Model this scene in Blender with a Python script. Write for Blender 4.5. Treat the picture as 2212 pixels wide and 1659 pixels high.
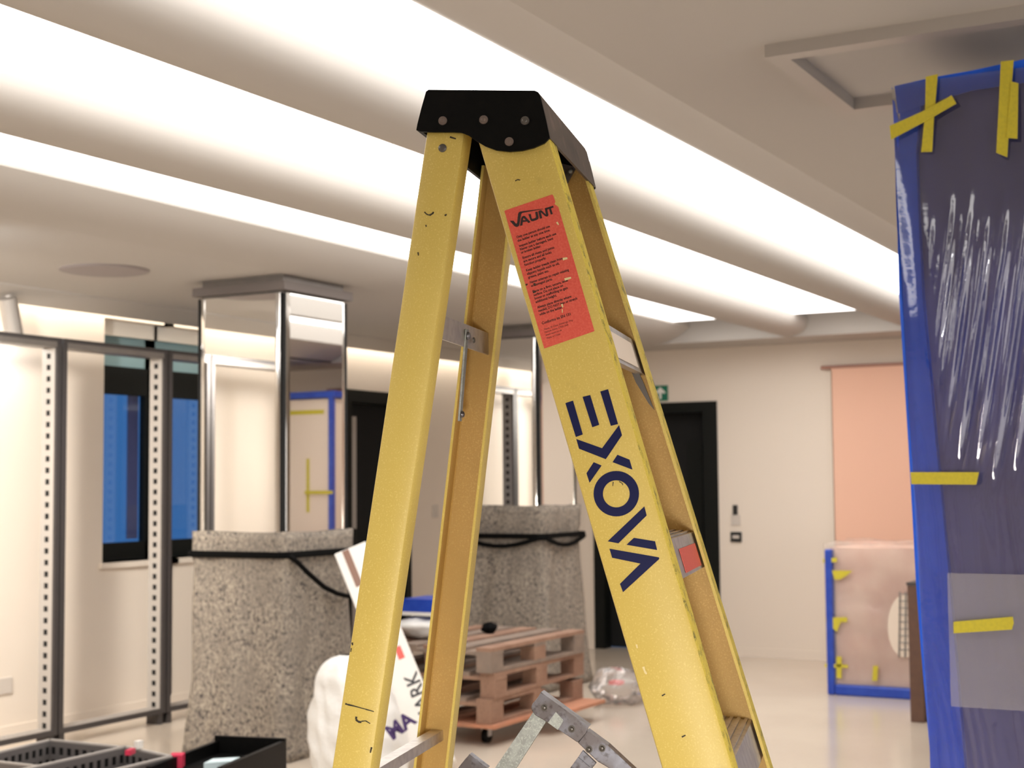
import bpy, bmesh, math, random
from mathutils import Vector, Matrix
from mathutils.geometry import tessellate_polygon
random.seed(7)
D = bpy.data
for o in list(D.objects): D.objects.remove(o)
SC = bpy.context.scene
COL = SC.collection
R = math.radians

# ---------------------------------------------------------------- camera
W, H, FPX = 2212., 1659., 3200.
YAW, PIT, ROLL, CH = R(28.6), R(3.85), R(0.5), 1.5
FV = Vector((math.cos(YAW)*math.cos(PIT), math.sin(YAW)*math.cos(PIT), math.sin(PIT)))
R0 = Vector((math.sin(YAW), -math.cos(YAW), 0)); U0 = R0.cross(FV)
RV = R0*math.cos(ROLL) - U0*math.sin(ROLL)
UV = U0*math.cos(ROLL) + R0*math.sin(ROLL)
CAMP = Vector((0, 0, CH))
cd = D.cameras.new('camera'); cam = D.objects.new('camera', cd); COL.objects.link(cam)
cd.sensor_width = 36; cd.lens = 36*FPX/W; cd.clip_start = .05
cam.matrix_world = Matrix(((RV.x, UV.x, -FV.x, 0), (RV.y, UV.y, -FV.y, 0), (RV.z, UV.z, -FV.z, CH), (0, 0, 0, 1)))
SC.camera = cam
cd.dof.use_dof = True; cd.dof.focus_distance = 1.98; cd.dof.aperture_fstop = 9.5

# ---------------------------------------------------------------- world, lights, exposure
wd = D.worlds.new('dusk_sky'); SC.world = wd; wd.use_nodes = True
wb = wd.node_tree.nodes['Background']; wb.inputs[0].default_value = (.10, .30, .68, 1); wb.inputs[1].default_value = .55
VS = SC.view_settings
VS.view_transform = 'Standard'; VS.look = 'None'; VS.gamma = 1; VS.use_curve_mapping = False; VS.exposure = 0.0
PANEL_E, SLOT_E, FILL_PANEL_E, FILL_WINDOW_E = 3.5, 12.0, .8, 2.2

# ---------------------------------------------------------------- materials
def mat(name, col, rough=.6, metal=0., spec=.5, emit=None, es=0., noise=None, bump=None, alpha=1., trans=0., coat=0.):
    """noise=(scale, colour2, lo, hi[, detail]); bump=(scale, strength, dist)"""
    m = D.materials.new(name); m.use_nodes = True; nt = m.node_tree; b = nt.nodes['Principled BSDF']
    c = (*col, 1)
    b.inputs['Base Color'].default_value = c; b.inputs['Roughness'].default_value = rough
    b.inputs['Metallic'].default_value = metal; b.inputs['Specular IOR Level'].default_value = spec
    b.inputs['Alpha'].default_value = alpha; b.inputs['Transmission Weight'].default_value = trans
    b.inputs['Coat Weight'].default_value = coat
    if emit: b.inputs['Emission Color'].default_value = (*emit, 1); b.inputs['Emission Strength'].default_value = es
    tc = nt.nodes.new('ShaderNodeTexCoord')
    def ntex(sc, det=6.):
        n = nt.nodes.new('ShaderNodeTexNoise'); n.inputs['Scale'].default_value = sc; n.inputs['Detail'].default_value = det
        nt.links.new(tc.outputs['Object'], n.inputs['Vector']); return n
    if noise:
        cur = c
        lays = noise if isinstance(noise, list) else [noise]
        prev = None
        for q in lays:
            n = ntex(q[0], q[4] if len(q) > 4 else 6.)
            r = nt.nodes.new('ShaderNodeMapRange'); r.inputs[1].default_value = q[2]; r.inputs[2].default_value = q[3]
            nt.links.new(n.outputs[0], r.inputs[0])
            mx = nt.nodes.new('ShaderNodeMix'); mx.data_type = 'RGBA'
            mx.inputs[6].default_value = c; mx.inputs[7].default_value = (*q[1], 1)
            if prev: nt.links.new(prev.outputs[2], mx.inputs[6])
            nt.links.new(r.outputs[0], mx.inputs[0]); prev = mx
        nt.links.new(prev.outputs[2], b.inputs['Base Color'])
    if bump:
        n = ntex(bump[0]); bp = nt.nodes.new('ShaderNodeBump')
        bp.inputs['Strength'].default_value = bump[1]; bp.inputs['Distance'].default_value = bump[2]
        nt.links.new(n.outputs[0], bp.inputs['Height']); nt.links.new(bp.outputs[0], b.inputs['Normal'])
    return m
def film(name, tint, gloss, rough, bscale, bstr, bdist=.004, milk=0.):
    """thin plastic sheet: see-through, a little milky, with sharp reflections"""
    m = D.materials.new(name); m.use_nodes = True; nt = m.node_tree; nt.nodes.clear()
    out = nt.nodes.new('ShaderNodeOutputMaterial'); tr = nt.nodes.new('ShaderNodeBsdfTransparent'); tr.inputs[0].default_value = (*tint, 1)
    gl = nt.nodes.new('ShaderNodeBsdfGlossy'); gl.inputs['Roughness'].default_value = rough; gl.inputs[0].default_value = (1, 1, 1, 1)
    df = nt.nodes.new('ShaderNodeBsdfDiffuse'); df.inputs[0].default_value = (.85, .82, .82, 1)
    m1 = nt.nodes.new('ShaderNodeMixShader'); m2 = nt.nodes.new('ShaderNodeMixShader')
    lw = nt.nodes.new('ShaderNodeLayerWeight'); lw.inputs[0].default_value = gloss
    tc = nt.nodes.new('ShaderNodeTexCoord'); n = nt.nodes.new('ShaderNodeTexNoise'); n.inputs['Scale'].default_value = bscale; n.inputs['Detail'].default_value = 4
    bp = nt.nodes.new('ShaderNodeBump'); bp.inputs['Strength'].default_value = bstr; bp.inputs['Distance'].default_value = bdist
    nt.links.new(tc.outputs['Object'], n.inputs[0]); nt.links.new(n.outputs[0], bp.inputs['Height'])
    nt.links.new(bp.outputs[0], gl.inputs['Normal']); nt.links.new(bp.outputs[0], lw.inputs['Normal'])
    m1.inputs[0].default_value = milk; nt.links.new(tr.outputs[0], m1.inputs[1]); nt.links.new(df.outputs[0], m1.inputs[2])
    nt.links.new(lw.outputs['Fresnel'], m2.inputs[0]); nt.links.new(m1.outputs[0], m2.inputs[1]); nt.links.new(gl.outputs[0], m2.inputs[2])
    nt.links.new(m2.outputs[0], out.inputs[0]); return m
M = dict(
 wall=mat('wall_paint', (.80, .71, .61), .75, bump=(60, .05, .01)),
 ceil=mat('ceiling_paint', (.49, .46, .425), .8),
 floor=mat('polished_floor', (.66, .57, .47), .16, spec=.45, noise=(1.2, (.60, .51, .42), .35, .7), bump=(1.5, .05, .02)),
 panel=mat('light_panel', (.9, .9, .9), .5, emit=(1, .975, .95), es=PANEL_E),
 slot=mat('led_strip', (.9, .9, .9), .5, emit=(1, .93, .82), es=SLOT_E),
 fillpanel=mat('fill_lamp', (.9, .9, .9), .5, emit=(1, .93, .84), es=FILL_PANEL_E),
fillglass=mat('fill_light_glass', (.8, .8, .8), .4, emit=(1, .95, .90), es=FILL_WINDOW_E),
 flood=mat('flood_lens', (.8, .8, .8), .4, emit=(1, .95, .88), es=36.),
 spot=mat('lamp_lens', (.9, .9, .9), .5, emit=(.9, .95, 1), es=90.),
 mirror=mat('mirror', (.88, .87, .85), .02, metal=1.),
 chrome=mat('chrome_corner', (.75, .74, .72), .08, metal=1.),
 grey=mat('grey_metal', (.22, .20, .19), .42, metal=.6, noise=(8, (.26, .24, .22), .3, .7)),
 lgrey=mat('light_grey_metal', (.46, .43, .40), .45, metal=.35),
 dgrey=mat('dark_grey_metal', (.075, .068, .068), .45, metal=.4),
 black=mat('black_frame', (.006, .007, .006), .5, spec=.2),
 blackp=mat('black_plastic', (.002, .002, .002), .45, spec=.12, noise=(40, (.004, .0036, .003), .55, .75), bump=(220, .12, .002)),
 dark=mat('dark_void', (.004, .004, .004), .9),
 glass=film('window_glass', (.85, .92, 1), .2, .03, 2, .05),
 transom=mat('teal_reflection_glass', (.30, .46, .50), .3),  # pale teal stands in for the lit reflection in the transom
 blind=mat('violet_blind', (.20, .17, .28), .8),
 blue=mat('blue_foam', (.012, .055, .42), .38, noise=(14, (.03, .09, .5), .4, .8)),
 bluef=mat('light_boosted_blue_foam', (.002, .12, .85), .45, noise=(14, (.01, .14, .92), .4, .8)),  # same blue foam, colour raised to make up for weak light on the pillar
 mgrey=mat('mid_grey_metal', (.17, .155, .15), .45, metal=.3),
 felt=mat('speckled_felt', (.25, .215, .18), .97, spec=.1, noise=[(52, (.38, .33, .265), .48, .60, 3.), (44, (.085, .075, .072), .52, .66, 4.), (3, (.22, .19, .16), .4, .8)], bump=(40, .5, .01)),
 strap=mat('black_strap', (.002, .002, .002), .8, spec=.1),
 wood=mat('pallet_wood', (.27, .15, .10), .8, noise=[(6, (.36, .22, .15), .35, .7), (70, (.15, .08, .055), .55, .8)]),
 woodg=mat('grey_pallet_wood', (.20, .155, .125), .85, noise=(9, (.30, .22, .17), .3, .7)),
 ply=mat('orange_plywood', (.55, .23, .13), .7, noise=(9, (.42, .20, .12), .3, .7)),
 brown=mat('brown_board', (.13, .065, .04), .5, noise=(20, (.10, .05, .035), .4, .7)),
 peach=mat('peach_fabric', (.86, .53, .39), .85),
 rod=mat('rose_rod', (.42, .22, .17), .5),
 cream=mat('cream_panel', (.82, .70, .58), .6),
 white=mat('white_card', (.80, .77, .72), .6),
 bag=mat('white_bag', (.82, .81, .78), .45, bump=(9, .6, .03)),
 palep=mat('pale_blue_packet', (.62, .76, .80), .4),
 red=mat('red_sticker', (.80, .10, .08), .5),
 redp=mat('crimson_plastic', (.60, .03, .08), .4),
 purple=mat('violet_ink', (.06, .03, .14), .6),
 ink=mat('dark_ink', (.03, .03, .035), .6),
 tapeb=mat('brown_parcel_tape', (.22, .11, .07), .35),
 tapey=mat('yellow_tape', (.62, .53, .05), .7, spec=.2, noise=(120, (.54, .47, .05), .4, .7)),
 green=mat('green_sign', (.01, .17, .10), .5),
 signw=mat('sign_white', (.85, .85, .8), .5),
 switch=mat('white_switch', (.62, .56, .50), .4),
 keypad=mat('black_keypad', (.02, .02, .02), .4),
 plate=mat('dark_plate', (.20, .175, .165), .8, spec=.1),
 speaker=mat('speaker_grille', (.34, .30, .29), .8),
 yellow=mat('yellow_fibreglass', (.62, .47, .115), .42, spec=.35, noise=[(2.5, (.57, .42, .095), .35, .7), (420, (.72, .58, .18), .55, .8, 2.), (22, (.45, .33, .08), .68, .84)], bump=(500, .12, .001)),
 yellowe=mat('worn_fibreglass_edge', (.62, .47, .06), .6, noise=[(60, (.16, .13, .03), .53, .68), (500, (.75, .62, .12), .5, .7)], bump=(300, .3, .002)),
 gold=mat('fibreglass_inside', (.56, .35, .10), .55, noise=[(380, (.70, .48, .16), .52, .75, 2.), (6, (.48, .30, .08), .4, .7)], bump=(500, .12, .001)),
 label=mat('red_label', (.66, .085, .055), .4, noise=(400, (.72, .12, .08), .4, .7)),
 labelk=mat('label_print', (.02, .008, .008), .5),
 navy=mat('navy_lettering', (.004, .006, .055), .5, spec=.2),
 scuff=mat('black_scuff', (.03, .022, .01), .7),
 paintspot=mat('pale_scratch', (.72, .60, .30), .7),
 zinc=mat('galvanised_steel', (.34, .36, .34), .45, metal=.7, noise=[(90, (.26, .275, .26), .4, .6), (400, (.42, .44, .41), .5, .7)]),
 steel=mat('plated_steel', (.17, .155, .16), .32, metal=.85, noise=[(25, (.27, .28, .33), .45, .65), (120, (.09, .075, .075), .52, .72)]),
 alu=mat('aluminium', (.66, .62, .58), .38, metal=.8, noise=(60, (.52, .48, .46), .4, .7)),
 rivet=mat('rivet', (.12, .11, .10), .35, metal=.6),
 rustrivet=mat('dull_rivet', (.17, .13, .11), .5, metal=.4),
 capface=mat('worn_cap_front', (.10, .078, .066), .5, noise=[(40, (.17, .12, .10), .5, .7), (12, (.06, .05, .045), .5, .7)]),
 core=mat('dark_mirror_core', (.13, .14, .42), .5, metal=.0, spec=.6),
 film=film('clear_film', (.98, .98, .99), .47, .07, 9, .25, .006, .012),
 filmm=film('milky_film', (.9, .9, .92), .3, .2, 12, .5, .008, .22),
 filmw=film('pink_wrap_film', (.97, .94, .92), .3, .15, 6, .6, .02, .16),
 pinkp=mat('blush_panel', (.93, .74, .62), .7, noise=(3, (.82, .56, .46), .4, .65)),
)

# ---------------------------------------------------------------- helpers
def link(o, parent=None):
    COL.objects.link(o)
    if parent:
        o.parent = parent
    return o
def wloc(o):
    v = Vector(o.location)
    while o.parent: o = o.parent; v = v + o.location
    return v
def empty(name, loc, label=None, cat=None, group=None, kind=None):
    o = D.objects.new(name, None); o.location = loc; o.empty_display_size = .05; link(o); return tag(o, label, cat, group, kind)
def tag(o, label=None, cat=None, group=None, kind=None):
    if label: o['label'] = label
    if cat: o['category'] = cat
    if group: o['group'] = group
    if kind: o['kind'] = kind
    return o
class MB:
    def __init__(s): s.v = []; s.f = []
    def add(s, vs, fs):
        n = len(s.v); s.v += [Vector(p) for p in vs]; s.f += [tuple(i+n for i in f) for f in fs]; return s
    def box(s, a, b):
        (x0, y0, z0), (x1, y1, z1) = a, b
        return s.hexa([(x0,y0,z0),(x1,y0,z0),(x1,y1,z0),(x0,y1,z0)], [(x0,y0,z1),(x1,y0,z1),(x1,y1,z1),(x0,y1,z1)])
    def hexa(s, A, B):
        return s.add(list(A)+list(B), [(3,2,1,0),(4,5,6,7),(0,1,5,4),(1,2,6,5),(2,3,7,6),(3,0,4,7)])
    def obox(s, o, ex, ey, ez):
        o, ex, ey, ez = map(Vector, (o, ex, ey, ez))
        return s.hexa([o, o+ex, o+ex+ey, o+ey], [o+ez, o+ex+ez, o+ex+ey+ez, o+ey+ez])
    def prism(s, pts, d):
        """polygon (3d points) extruded by vector d"""
        pts = [Vector(p) for p in pts]; d = Vector(d); n = len(pts)
        tris = tessellate_polygon([pts])
        fs = [tuple(t) for t in tris] + [tuple(i+n for i in t) for t in tris]
        fs += [(i, (i+1) % n, (i+1) % n+n, i+n) for i in range(n)]
        return s.add(pts+[p+d for p in pts], fs)
    def strip(s, A, B):
        n = len(A); return s.add(list(A)+list(B), [(i, i+1, i+1+n, i+n) for i in range(n-1)])
    def tube(s, pts, r, k=8, flat=1., up=Vector((0, 0, 1))):
        pts = [Vector(p) for p in pts]; rings = []
        for i, p in enumerate(pts):
            t = (pts[min(i+1, len(pts)-1)]-pts[max(i-1, 0)]).normalized()
            a = t.cross(up)
            if a.length < 1e-4: a = t.cross(Vector((1, 0, 0)))
            a.normalize(); b = t.cross(a)
            rr = r[i] if isinstance(r, (list, tuple)) else r
            rings.append([p+a*rr*math.cos(2*math.pi*j/k)*flat+b*rr*math.sin(2*math.pi*j/k) for j in range(k)])
        vs = sum(rings, []); fs = []
        for i in range(len(pts)-1):
            for j in range(k): fs.append((i*k+j, i*k+(j+1) % k, (i+1)*k+(j+1) % k, (i+1)*k+j))
        fs.append(tuple(range(k))[::-1]); fs.append(tuple((len(pts)-1)*k+j for j in range(k)))
        return s.add(vs, fs)
    def cyl(s, a, b, r0, r1=None, k=16):
        a, b = Vector(a), Vector(b); r1 = r0 if r1 is None else r1
        return s.tube([a, b], [r0, r1], k)
    def dome(s, c, n, r, h, k=12):
        c, n = Vector(c), Vector(n).normalized()
        a = n.cross(Vector((0, 0, 1)))
        if a.length < 1e-3: a = n.cross(Vector((1, 0, 0)))
        a.normalize(); b = n.cross(a); vs = []; rows = [(1, 0), (.98, .45), (.8, .8), (.45, .97)]
        for q, hh in rows: vs += [c+(a*math.cos(2*math.pi*j/k)+b*math.sin(2*math.pi*j/k))*r*q+n*h*hh for j in range(k)]
        vs.append(c+n*h); fs = []
        for i in range(3):
            for j in range(k): fs.append((i*k+j, i*k+(j+1) % k, (i+1)*k+(j+1) % k, (i+1)*k+j))
        for j in range(k): fs.append((3*k+j, 3*k+(j+1) % k, 4*k))
        return s.add(vs, fs)
    def build(s, name, m, parent=None, smooth=False, bevel=0., seg=2, fix=True, sharp=40):
        base = wloc(parent) if parent else Vector((0, 0, 0))
        own = Vector((0, 0, 0))
        if not parent and s.v:
            n = len(s.v); own = Vector((sum(v.x for v in s.v)/n, sum(v.y for v in s.v)/n, min(v.z for v in s.v)))
        me = D.meshes.new(name); me.from_pydata([tuple(v-base-own) for v in s.v], [], s.f)
        bm = bmesh.new(); bm.from_mesh(me)
        if fix: bmesh.ops.recalc_face_normals(bm, faces=bm.faces)
        bm.to_mesh(me); bm.free()
        o = D.objects.new(name, me); o.location = own if not parent else (0, 0, 0); me.materials.append(M[m] if isinstance(m, str) else m)
        if smooth:
            for p in me.polygons: p.use_smooth = True
            try: me.set_sharp_from_angle(angle=R(sharp))
            except Exception: pass
        if bevel:
            b = o.modifiers.new('bevel', 'BEVEL'); b.width = bevel; b.segments = seg; b.limit_method = 'ANGLE'; b.angle_limit = R(40)
        return link(o, parent)
def ray(x, y): return FV + RV*((x-W/2)/FPX) - UV*((y-H/2)/FPX)
def onz(x, y, z): d = ray(x, y); return CAMP+d*((z-CH)/d.z)
def onY(x, y, Y): d = ray(x, y); return CAMP+d*(Y/d.y)
def onX(x, y, X): d = ray(x, y); return CAMP+d*(X/d.x)
def kindS(o): return tag(o, kind='structure')

# ================================================================ SETTING
ZC, X0, X1, YR, YL = 2.68, -5.0, 12.3, -3.6, 7.02
XE = 11.7          # far end of the light recess
kindS(MB().box((X0-.2, YR-.2, -.12), (X1+.2, YL+.6, 0)).build('floor', 'floor'))
# ceiling: one folded surface with the long light recess
c = MB()
T = .30
c.box((X0, YR, ZC), (X1, 1.70, ZC+T))
c.box((XE, 1.70, ZC), (X1, 5.02, ZC+T))
c.box((X0, 5.02, ZC), (X1, 6.62, ZC+T))
c.box((X0, 1.70, 2.86), (XE, 5.02, ZC+T))
near = [(1.70, 2.68), (1.70, 2.692), (1.80, 2.735), (1.92, 2.775), (2.05, 2.81), (2.16, 2.835), (2.16, 2.86), (1.70, 2.86)]
far = [(4.66, 2.835), (4.66, 2.81), (4.70, 2.775), (4.76, 2.74), (4.83, 2.71), (4.92, 2.69), (5.02, 2.68), (5.02, 2.86), (4.66, 2.86)]
for prof in (near, far): c.prism([(X0, y, z) for y, z in prof], (XE-X0, 0, 0))
soff = [(6.62, 2.672), (6.90, 2.615), (6.90, 2.78), (6.62, 2.78)]
c.prism([(X0, y, z) for y, z in soff], (X1-X0, 0, 0))
c.box((X0, 6.62, 2.86), (X1, YL+.01, ZC+T))
kindS(c.build('ceiling', 'ceil', smooth=True, sharp=30))
for i, y1 in enumerate((2.79, 3.82)):
    prof = [(y1-.19, 2.835), (y1-.195, 2.79), (y1-.185, 2.755), (y1-.16, 2.725), (y1-.12, 2.703), (y1-.06, 2.688), (y1, 2.68), (y1+.012, 2.69), (y1+.012, 2.835)]
    kindS(MB().prism([(X0, y, z) for y, z in prof], (XE-X0, 0, 0)).build('trim_%d' % (i+1), 'ceil', smooth=True, sharp=50))
for k, (a, b) in enumerate(((2.16, 2.60), (2.80, 3.63), (3.83, 4.66))):
    o = MB().box((-2.0, a, 2.825), (11.35, b, 2.86)).build('ceiling_light', 'panel')
    tag(o, ['long glowing ceiling light strip nearest the plain right-hand ceiling', 'middle glowing ceiling light strip between the two long beams', 'glowing ceiling light strip nearest the mirrored pillars on the left'][k], 'ceiling light', 'long light panels in the ceiling recess')
o = MB().box((X0+.1, 6.90, 2.74), (X1-.1, 6.955, 2.78)).build('cove_light', 'slot'); tag(o, 'hidden strip light washing the top of the left wall', 'light')
# walls
def wall_with_openings(name, axis, pos, th, a0, a1, openings, z1=3.0):
    """axis 'Y': wall plane Y=pos running along X; axis 'X': plane X=pos along Y.  openings: (a,b,z0,z1)"""
    m = MB()
    def bx(a, b, lo, hi):
        if b-a < 1e-4 or hi-lo < 1e-4: return
        if axis == 'Y': m.box((a, pos, lo), (b, pos+th, hi))
        else: m.box((pos, a, lo), (pos+th, b, hi))
    cur = a0
    for (a, b, lo, hi) in sorted(openings):
        bx(cur, a, 0, z1); bx(a, b, 0, lo); bx(a, b, hi, z1); cur = b
    bx(cur, a1, 0, z1)
    return kindS(m.build(name, 'wall'))
def Xat(x, Y): return onY(x, 1100, Y).x
def Yat(x, X): return onX(x, 1100, X).y
wx0 = Xat(222, YL); wx1 = wx0+1.02; wx1 = Xat(338, YL+.15); wx2 = Xat(352, YL); wx3 = wx2+1.25
zs = onY(260, 1214, YL).z; zwt = 2.62
dx0 = Xat(748, YL); dx1 = Xat(887, YL); dzt = onY(800, 845, YL).z
wall_with_openings('wall_left', 'Y', YL, .25, X0, X1, [(wx0, wx1, zs, zwt), (wx2, wx3, zs, zwt), (dx0, dx1, 0, dzt)])
by0 = Yat(1553, X1); by1 = Yat(1283, X1); bzt = onX(1500, 868, X1).z
wall_with_openings('wall_back', 'X', X1, .25, YR, YL+.25, [(by0, by1, 0, bzt)])
kindS(MB().box((X0, YR-.2, 0), (X1, YR, 3)).build('wall_right', 'wall'))
kindS(MB().box((X0-.2, YR, 0), (X0, YL+.25, 3)).build('wall_front', 'wall'))
# windows
for n, (a, b) in enumerate(((wx0, wx1), (wx2, wx3))):
    g = kindS(empty('window_%d' % (n+1), ((a+b)/2, YL+.15, zs)))
    yy = YL+.15
    ztr = onY(260, 792, yy).z; zh = onY(260, 852, yy).z; zb = onY(260, 1172, yy).z
    f = MB(); f.box((a, yy, ztr-(ztr-zh)), (b, yy+.06, ztr)); f.box((a, yy, zs), (b, yy+.06, zb)); f.box((b-.10, yy, zs), (b, yy+.06, zh)); f.box((a-.01, yy, zs), (a+(.08 if n == 0 else .012), yy+.06, zh)); f.box((a, yy, zwt-.03), (b, yy+.06, zwt))
    f.build('window_frame', 'black', g)
    MB().box((a+.08, yy+.025, zb), (b-.13, yy+.035, zh)).build('pane', 'glass', g)
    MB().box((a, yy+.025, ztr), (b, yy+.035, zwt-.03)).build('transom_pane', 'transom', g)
    ztb = onY(260, 727, yy-.03).z
    MB().box((a+.01, yy-.05, ztb), (b-.06, yy-.02, zwt-.0)).build('cove_glow_band', 'white', g)  # white strip standing in for cove light along the window top
    MB().box((a-.03, YL-.03, zs-.035), (b+.03, yy, zs)).build('window_sill', 'wall', g)
    MB().box((b-.24, yy+.045, zb+.02), (b-.14, yy+.055, zh)).build('blind', 'blind', g)
# doors
g = kindS(empty('door_1', ((dx0+dx1)/2, YL+.06, 0)))
m = MB(); m.box((dx0, YL-.01, dzt-.10), (dx1, YL+.12, dzt)); m.box((dx0, YL-.01, 0), (dx0+.07, YL+.12, dzt-.1)); m.box((dx1-.09, YL-.01, 0), (dx1, YL+.12, dzt-.1)); m.build('door_frame', 'black', g)
MB().box((dx0+.0, YL+.13, 0.005), (dx1-.0, YL+.17, dzt-.0)).build('door_leaf', 'dark', g)
MB().box((dx0+.10, YL+.03, .005), (dx0+.19, YL+.10, dzt-.22)).build('door_edge', 'lgrey', g)
MB().box((dx0+.115, YL+.012, .98), (dx0+.175, YL+.03, 1.14)).build('lock_plate', 'black', g)
g = kindS(empty('door_2', (X1+.05, (by0+by1)/2, 0)))
m = MB(); m.box((X1-.015, by0, bzt-.09), (X1+.12, by1, bzt)); m.box((X1-.015, by0, 0), (X1+.12, by0+.13, bzt-.09)); m.box((X1-.015, by1-.1, 0), (X1+.12, by1, bzt-.09)); m.build('door_frame', 'black', g)
m = MB(); m.box((X1+.15, by0, .005), (X1+.19, by1, bzt)); m.build('door_leaf', 'dark', g)
MB().box((X1+.135, by0+.20, .12), (X1+.15, by0+.34, bzt-.35)).build('door_glass', 'black', g)
# skirting shadow line on the back wall
kindS(MB().box((X1-.012, YR, 0), (X1, by0, .07)).build('baseboard_back', 'wall'))
kindS(MB().box((X0, YL-.012, 0), (dx0, YL, .07)).build('baseboard_left', 'wall'))
# fill lamps added on the unseen ceiling behind the camera
for yy in (-2.2, -.4):
    o = MB().box((-4.2, yy-.25, 2.655), (-1.0, yy+.25, 2.68)).build('fill_ceiling_lamp', 'fillpanel')
    tag(o, 'added flat fill lamp behind the viewpoint, %s' % ('by the right wall' if yy < -1 else 'nearer the room middle'), 'lamp', 'added flat fill lamps behind the viewpoint')

for k in range(3):  # glowing windows added on the unseen right wall as fill light
    a = -3.5+k*3.6
    g = kindS(empty('window_%d' % (k+3), (a+1.7, YR+.03, .3)))
    MB().box((a, YR, .30), (a+3.3, YR+.02, 2.20)).build('pane', 'fillglass', g)
    m = MB(); m.box((a-.06, YR, .24), (a+3.36, YR+.05, .30)); m.box((a-.06, YR, 2.2), (a+3.36, YR+.05, 2.26)); m.box((a-.06, YR, .3), (a, YR+.05, 2.2)); m.box((a+3.3, YR, .3), (a+3.36, YR+.05, 2.2)); m.build('window_frame', 'black', g)
def fill_spot(name, pos, aim, power, size, label, stand, rad=.12, col=(1, .93, .84)):
    pos, aim = Vector(pos), Vector(aim); d = (aim-pos).normalized()
    g = empty(name, (pos.x, pos.y, 0 if stand else pos.z), label, 'lamp')
    MB().cyl(pos-d*.26, pos-d*.02, .07, .085, 20).build('lamp_housing', 'blackp', g, smooth=True)
    MB().cyl(pos-d*.019, pos-d*.012, .078, k=20).build('lens', 'spot', g)
    if stand: MB().cyl((pos.x, pos.y, 0), pos-d*.14, .015).build('pole', 'grey', g); MB().cyl((pos.x, pos.y, 0), (pos.x, pos.y, .02), .2).build('stand_base', 'grey', g)
    else: MB().cyl(pos-d*.14, (pos.x, pos.y, ZC), .012).build('pole', 'grey', g)
    l = D.lights.new('beam', 'SPOT'); l.energy = power; l.color = col; l.spot_size = R(size); l.spot_blend = 1.; l.shadow_soft_size = rad
    o = D.objects.new('beam', l); link(o, g); o.rotation_euler = d.to_track_quat('-Z', 'Y').to_euler(); o.location = pos-Vector(g.location)
fill_spot('fill_stand_lamp', (-1.25, -.60, 1.05), (1.75, .95, .62), 310, 46, 'added fill spot lamp on a stand behind the viewpoint, aimed at the ladder', True, .15)  # unseen lamp added to brighten the lower part of the ladder
fill_spot('wall_fill_spot', (4.35, 5.45, 2.50), (6.9, 7.0, 1.05), 420, 84, 'added black fill spotlight outside the left picture edge aimed at the display frames', False)  # this and the next: out-of-view spots added to brighten the left wall
fill_spot('wall_fill_spot', (3.1, 5.9, 2.50), (5.6, 7.0, 1.0), 200, 84, 'added black fill spotlight farther left aimed at the left wall', False)

# ceiling access frame above the wrapped pillar, and the pillar plates
fx0, fx1, fy = 3.82, 4.50, 1.28
g = empty('ceiling_hatch', ((fx0+fx1)/2, fy-.6, ZC), 'square-cornered raised grey trim frame on the ceiling above the wrapped pillar', 'hatch')
m = MB(); w_ = .055; zb_ = ZC-.035
m.box((fx0-w_/2, fy-w_, zb_), (fx1+w_/2, fy, ZC)); m.build('frame_side', 'lgrey', g)
MB().box((fx0-w_/2, -.4, zb_), (fx0+w_/2, fy-w_, ZC)).build('frame_side', 'lgrey', g)
MB().box((fx1-w_/2, -.4, zb_), (fx1+w_/2, fy-w_, ZC)).build('frame_side', 'lgrey', g)
MB().box((fx0-w_/2, -.4-w_, zb_), (fx1+w_/2, -.4, ZC)).build('frame_side', 'lgrey', g)
MB().box((fx0+w_/2, .0, ZC-.006), (fx1-w_/2, .62, ZC)).build('hatch_shade_sheet', 'dark', g)  # flat dark sheet painting the shade of a recess; nothing is cut out

# round ceiling speaker
sp = onz(226, 583, ZC); rr = 95/FPX*(sp-CAMP).dot(FV)
g = empty('ceiling_speaker', sp, 'round grey speaker grille flush in the left ceiling', 'speaker')
MB().cyl(sp+Vector((0, 0, -.006)), sp+Vector((0, 0, .0)), rr, k=48).build('rim', 'speaker', g)
MB().cyl(sp+Vector((0, 0, -.010)), sp+Vector((0, 0, -.006)), rr*.93, k=48).build('grille', 'speaker', g)
# spotlight on the soffit
sx, sy = 6.24, 6.80
g = empty('spotlight', (sx, sy, 2.63), 'pale grey cylinder spotlight hanging from the soffit at the far left', 'spotlight')
MB().cyl((sx, sy, 2.60), (sx, sy, 2.655), .028).build('mount', 'lgrey', g)
MB().cyl((sx-.035, sy-.03, 2.62), (sx+.05, sy-.0, 2.40), .055, k=20).build('lamp_housing', 'lgrey', g, smooth=True)
MB().cyl((sx+.0495, sy-.0, 2.4015), (sx+.052, sy, 2.395), .05, k=20).build('lens', 'spot', g)

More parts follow.
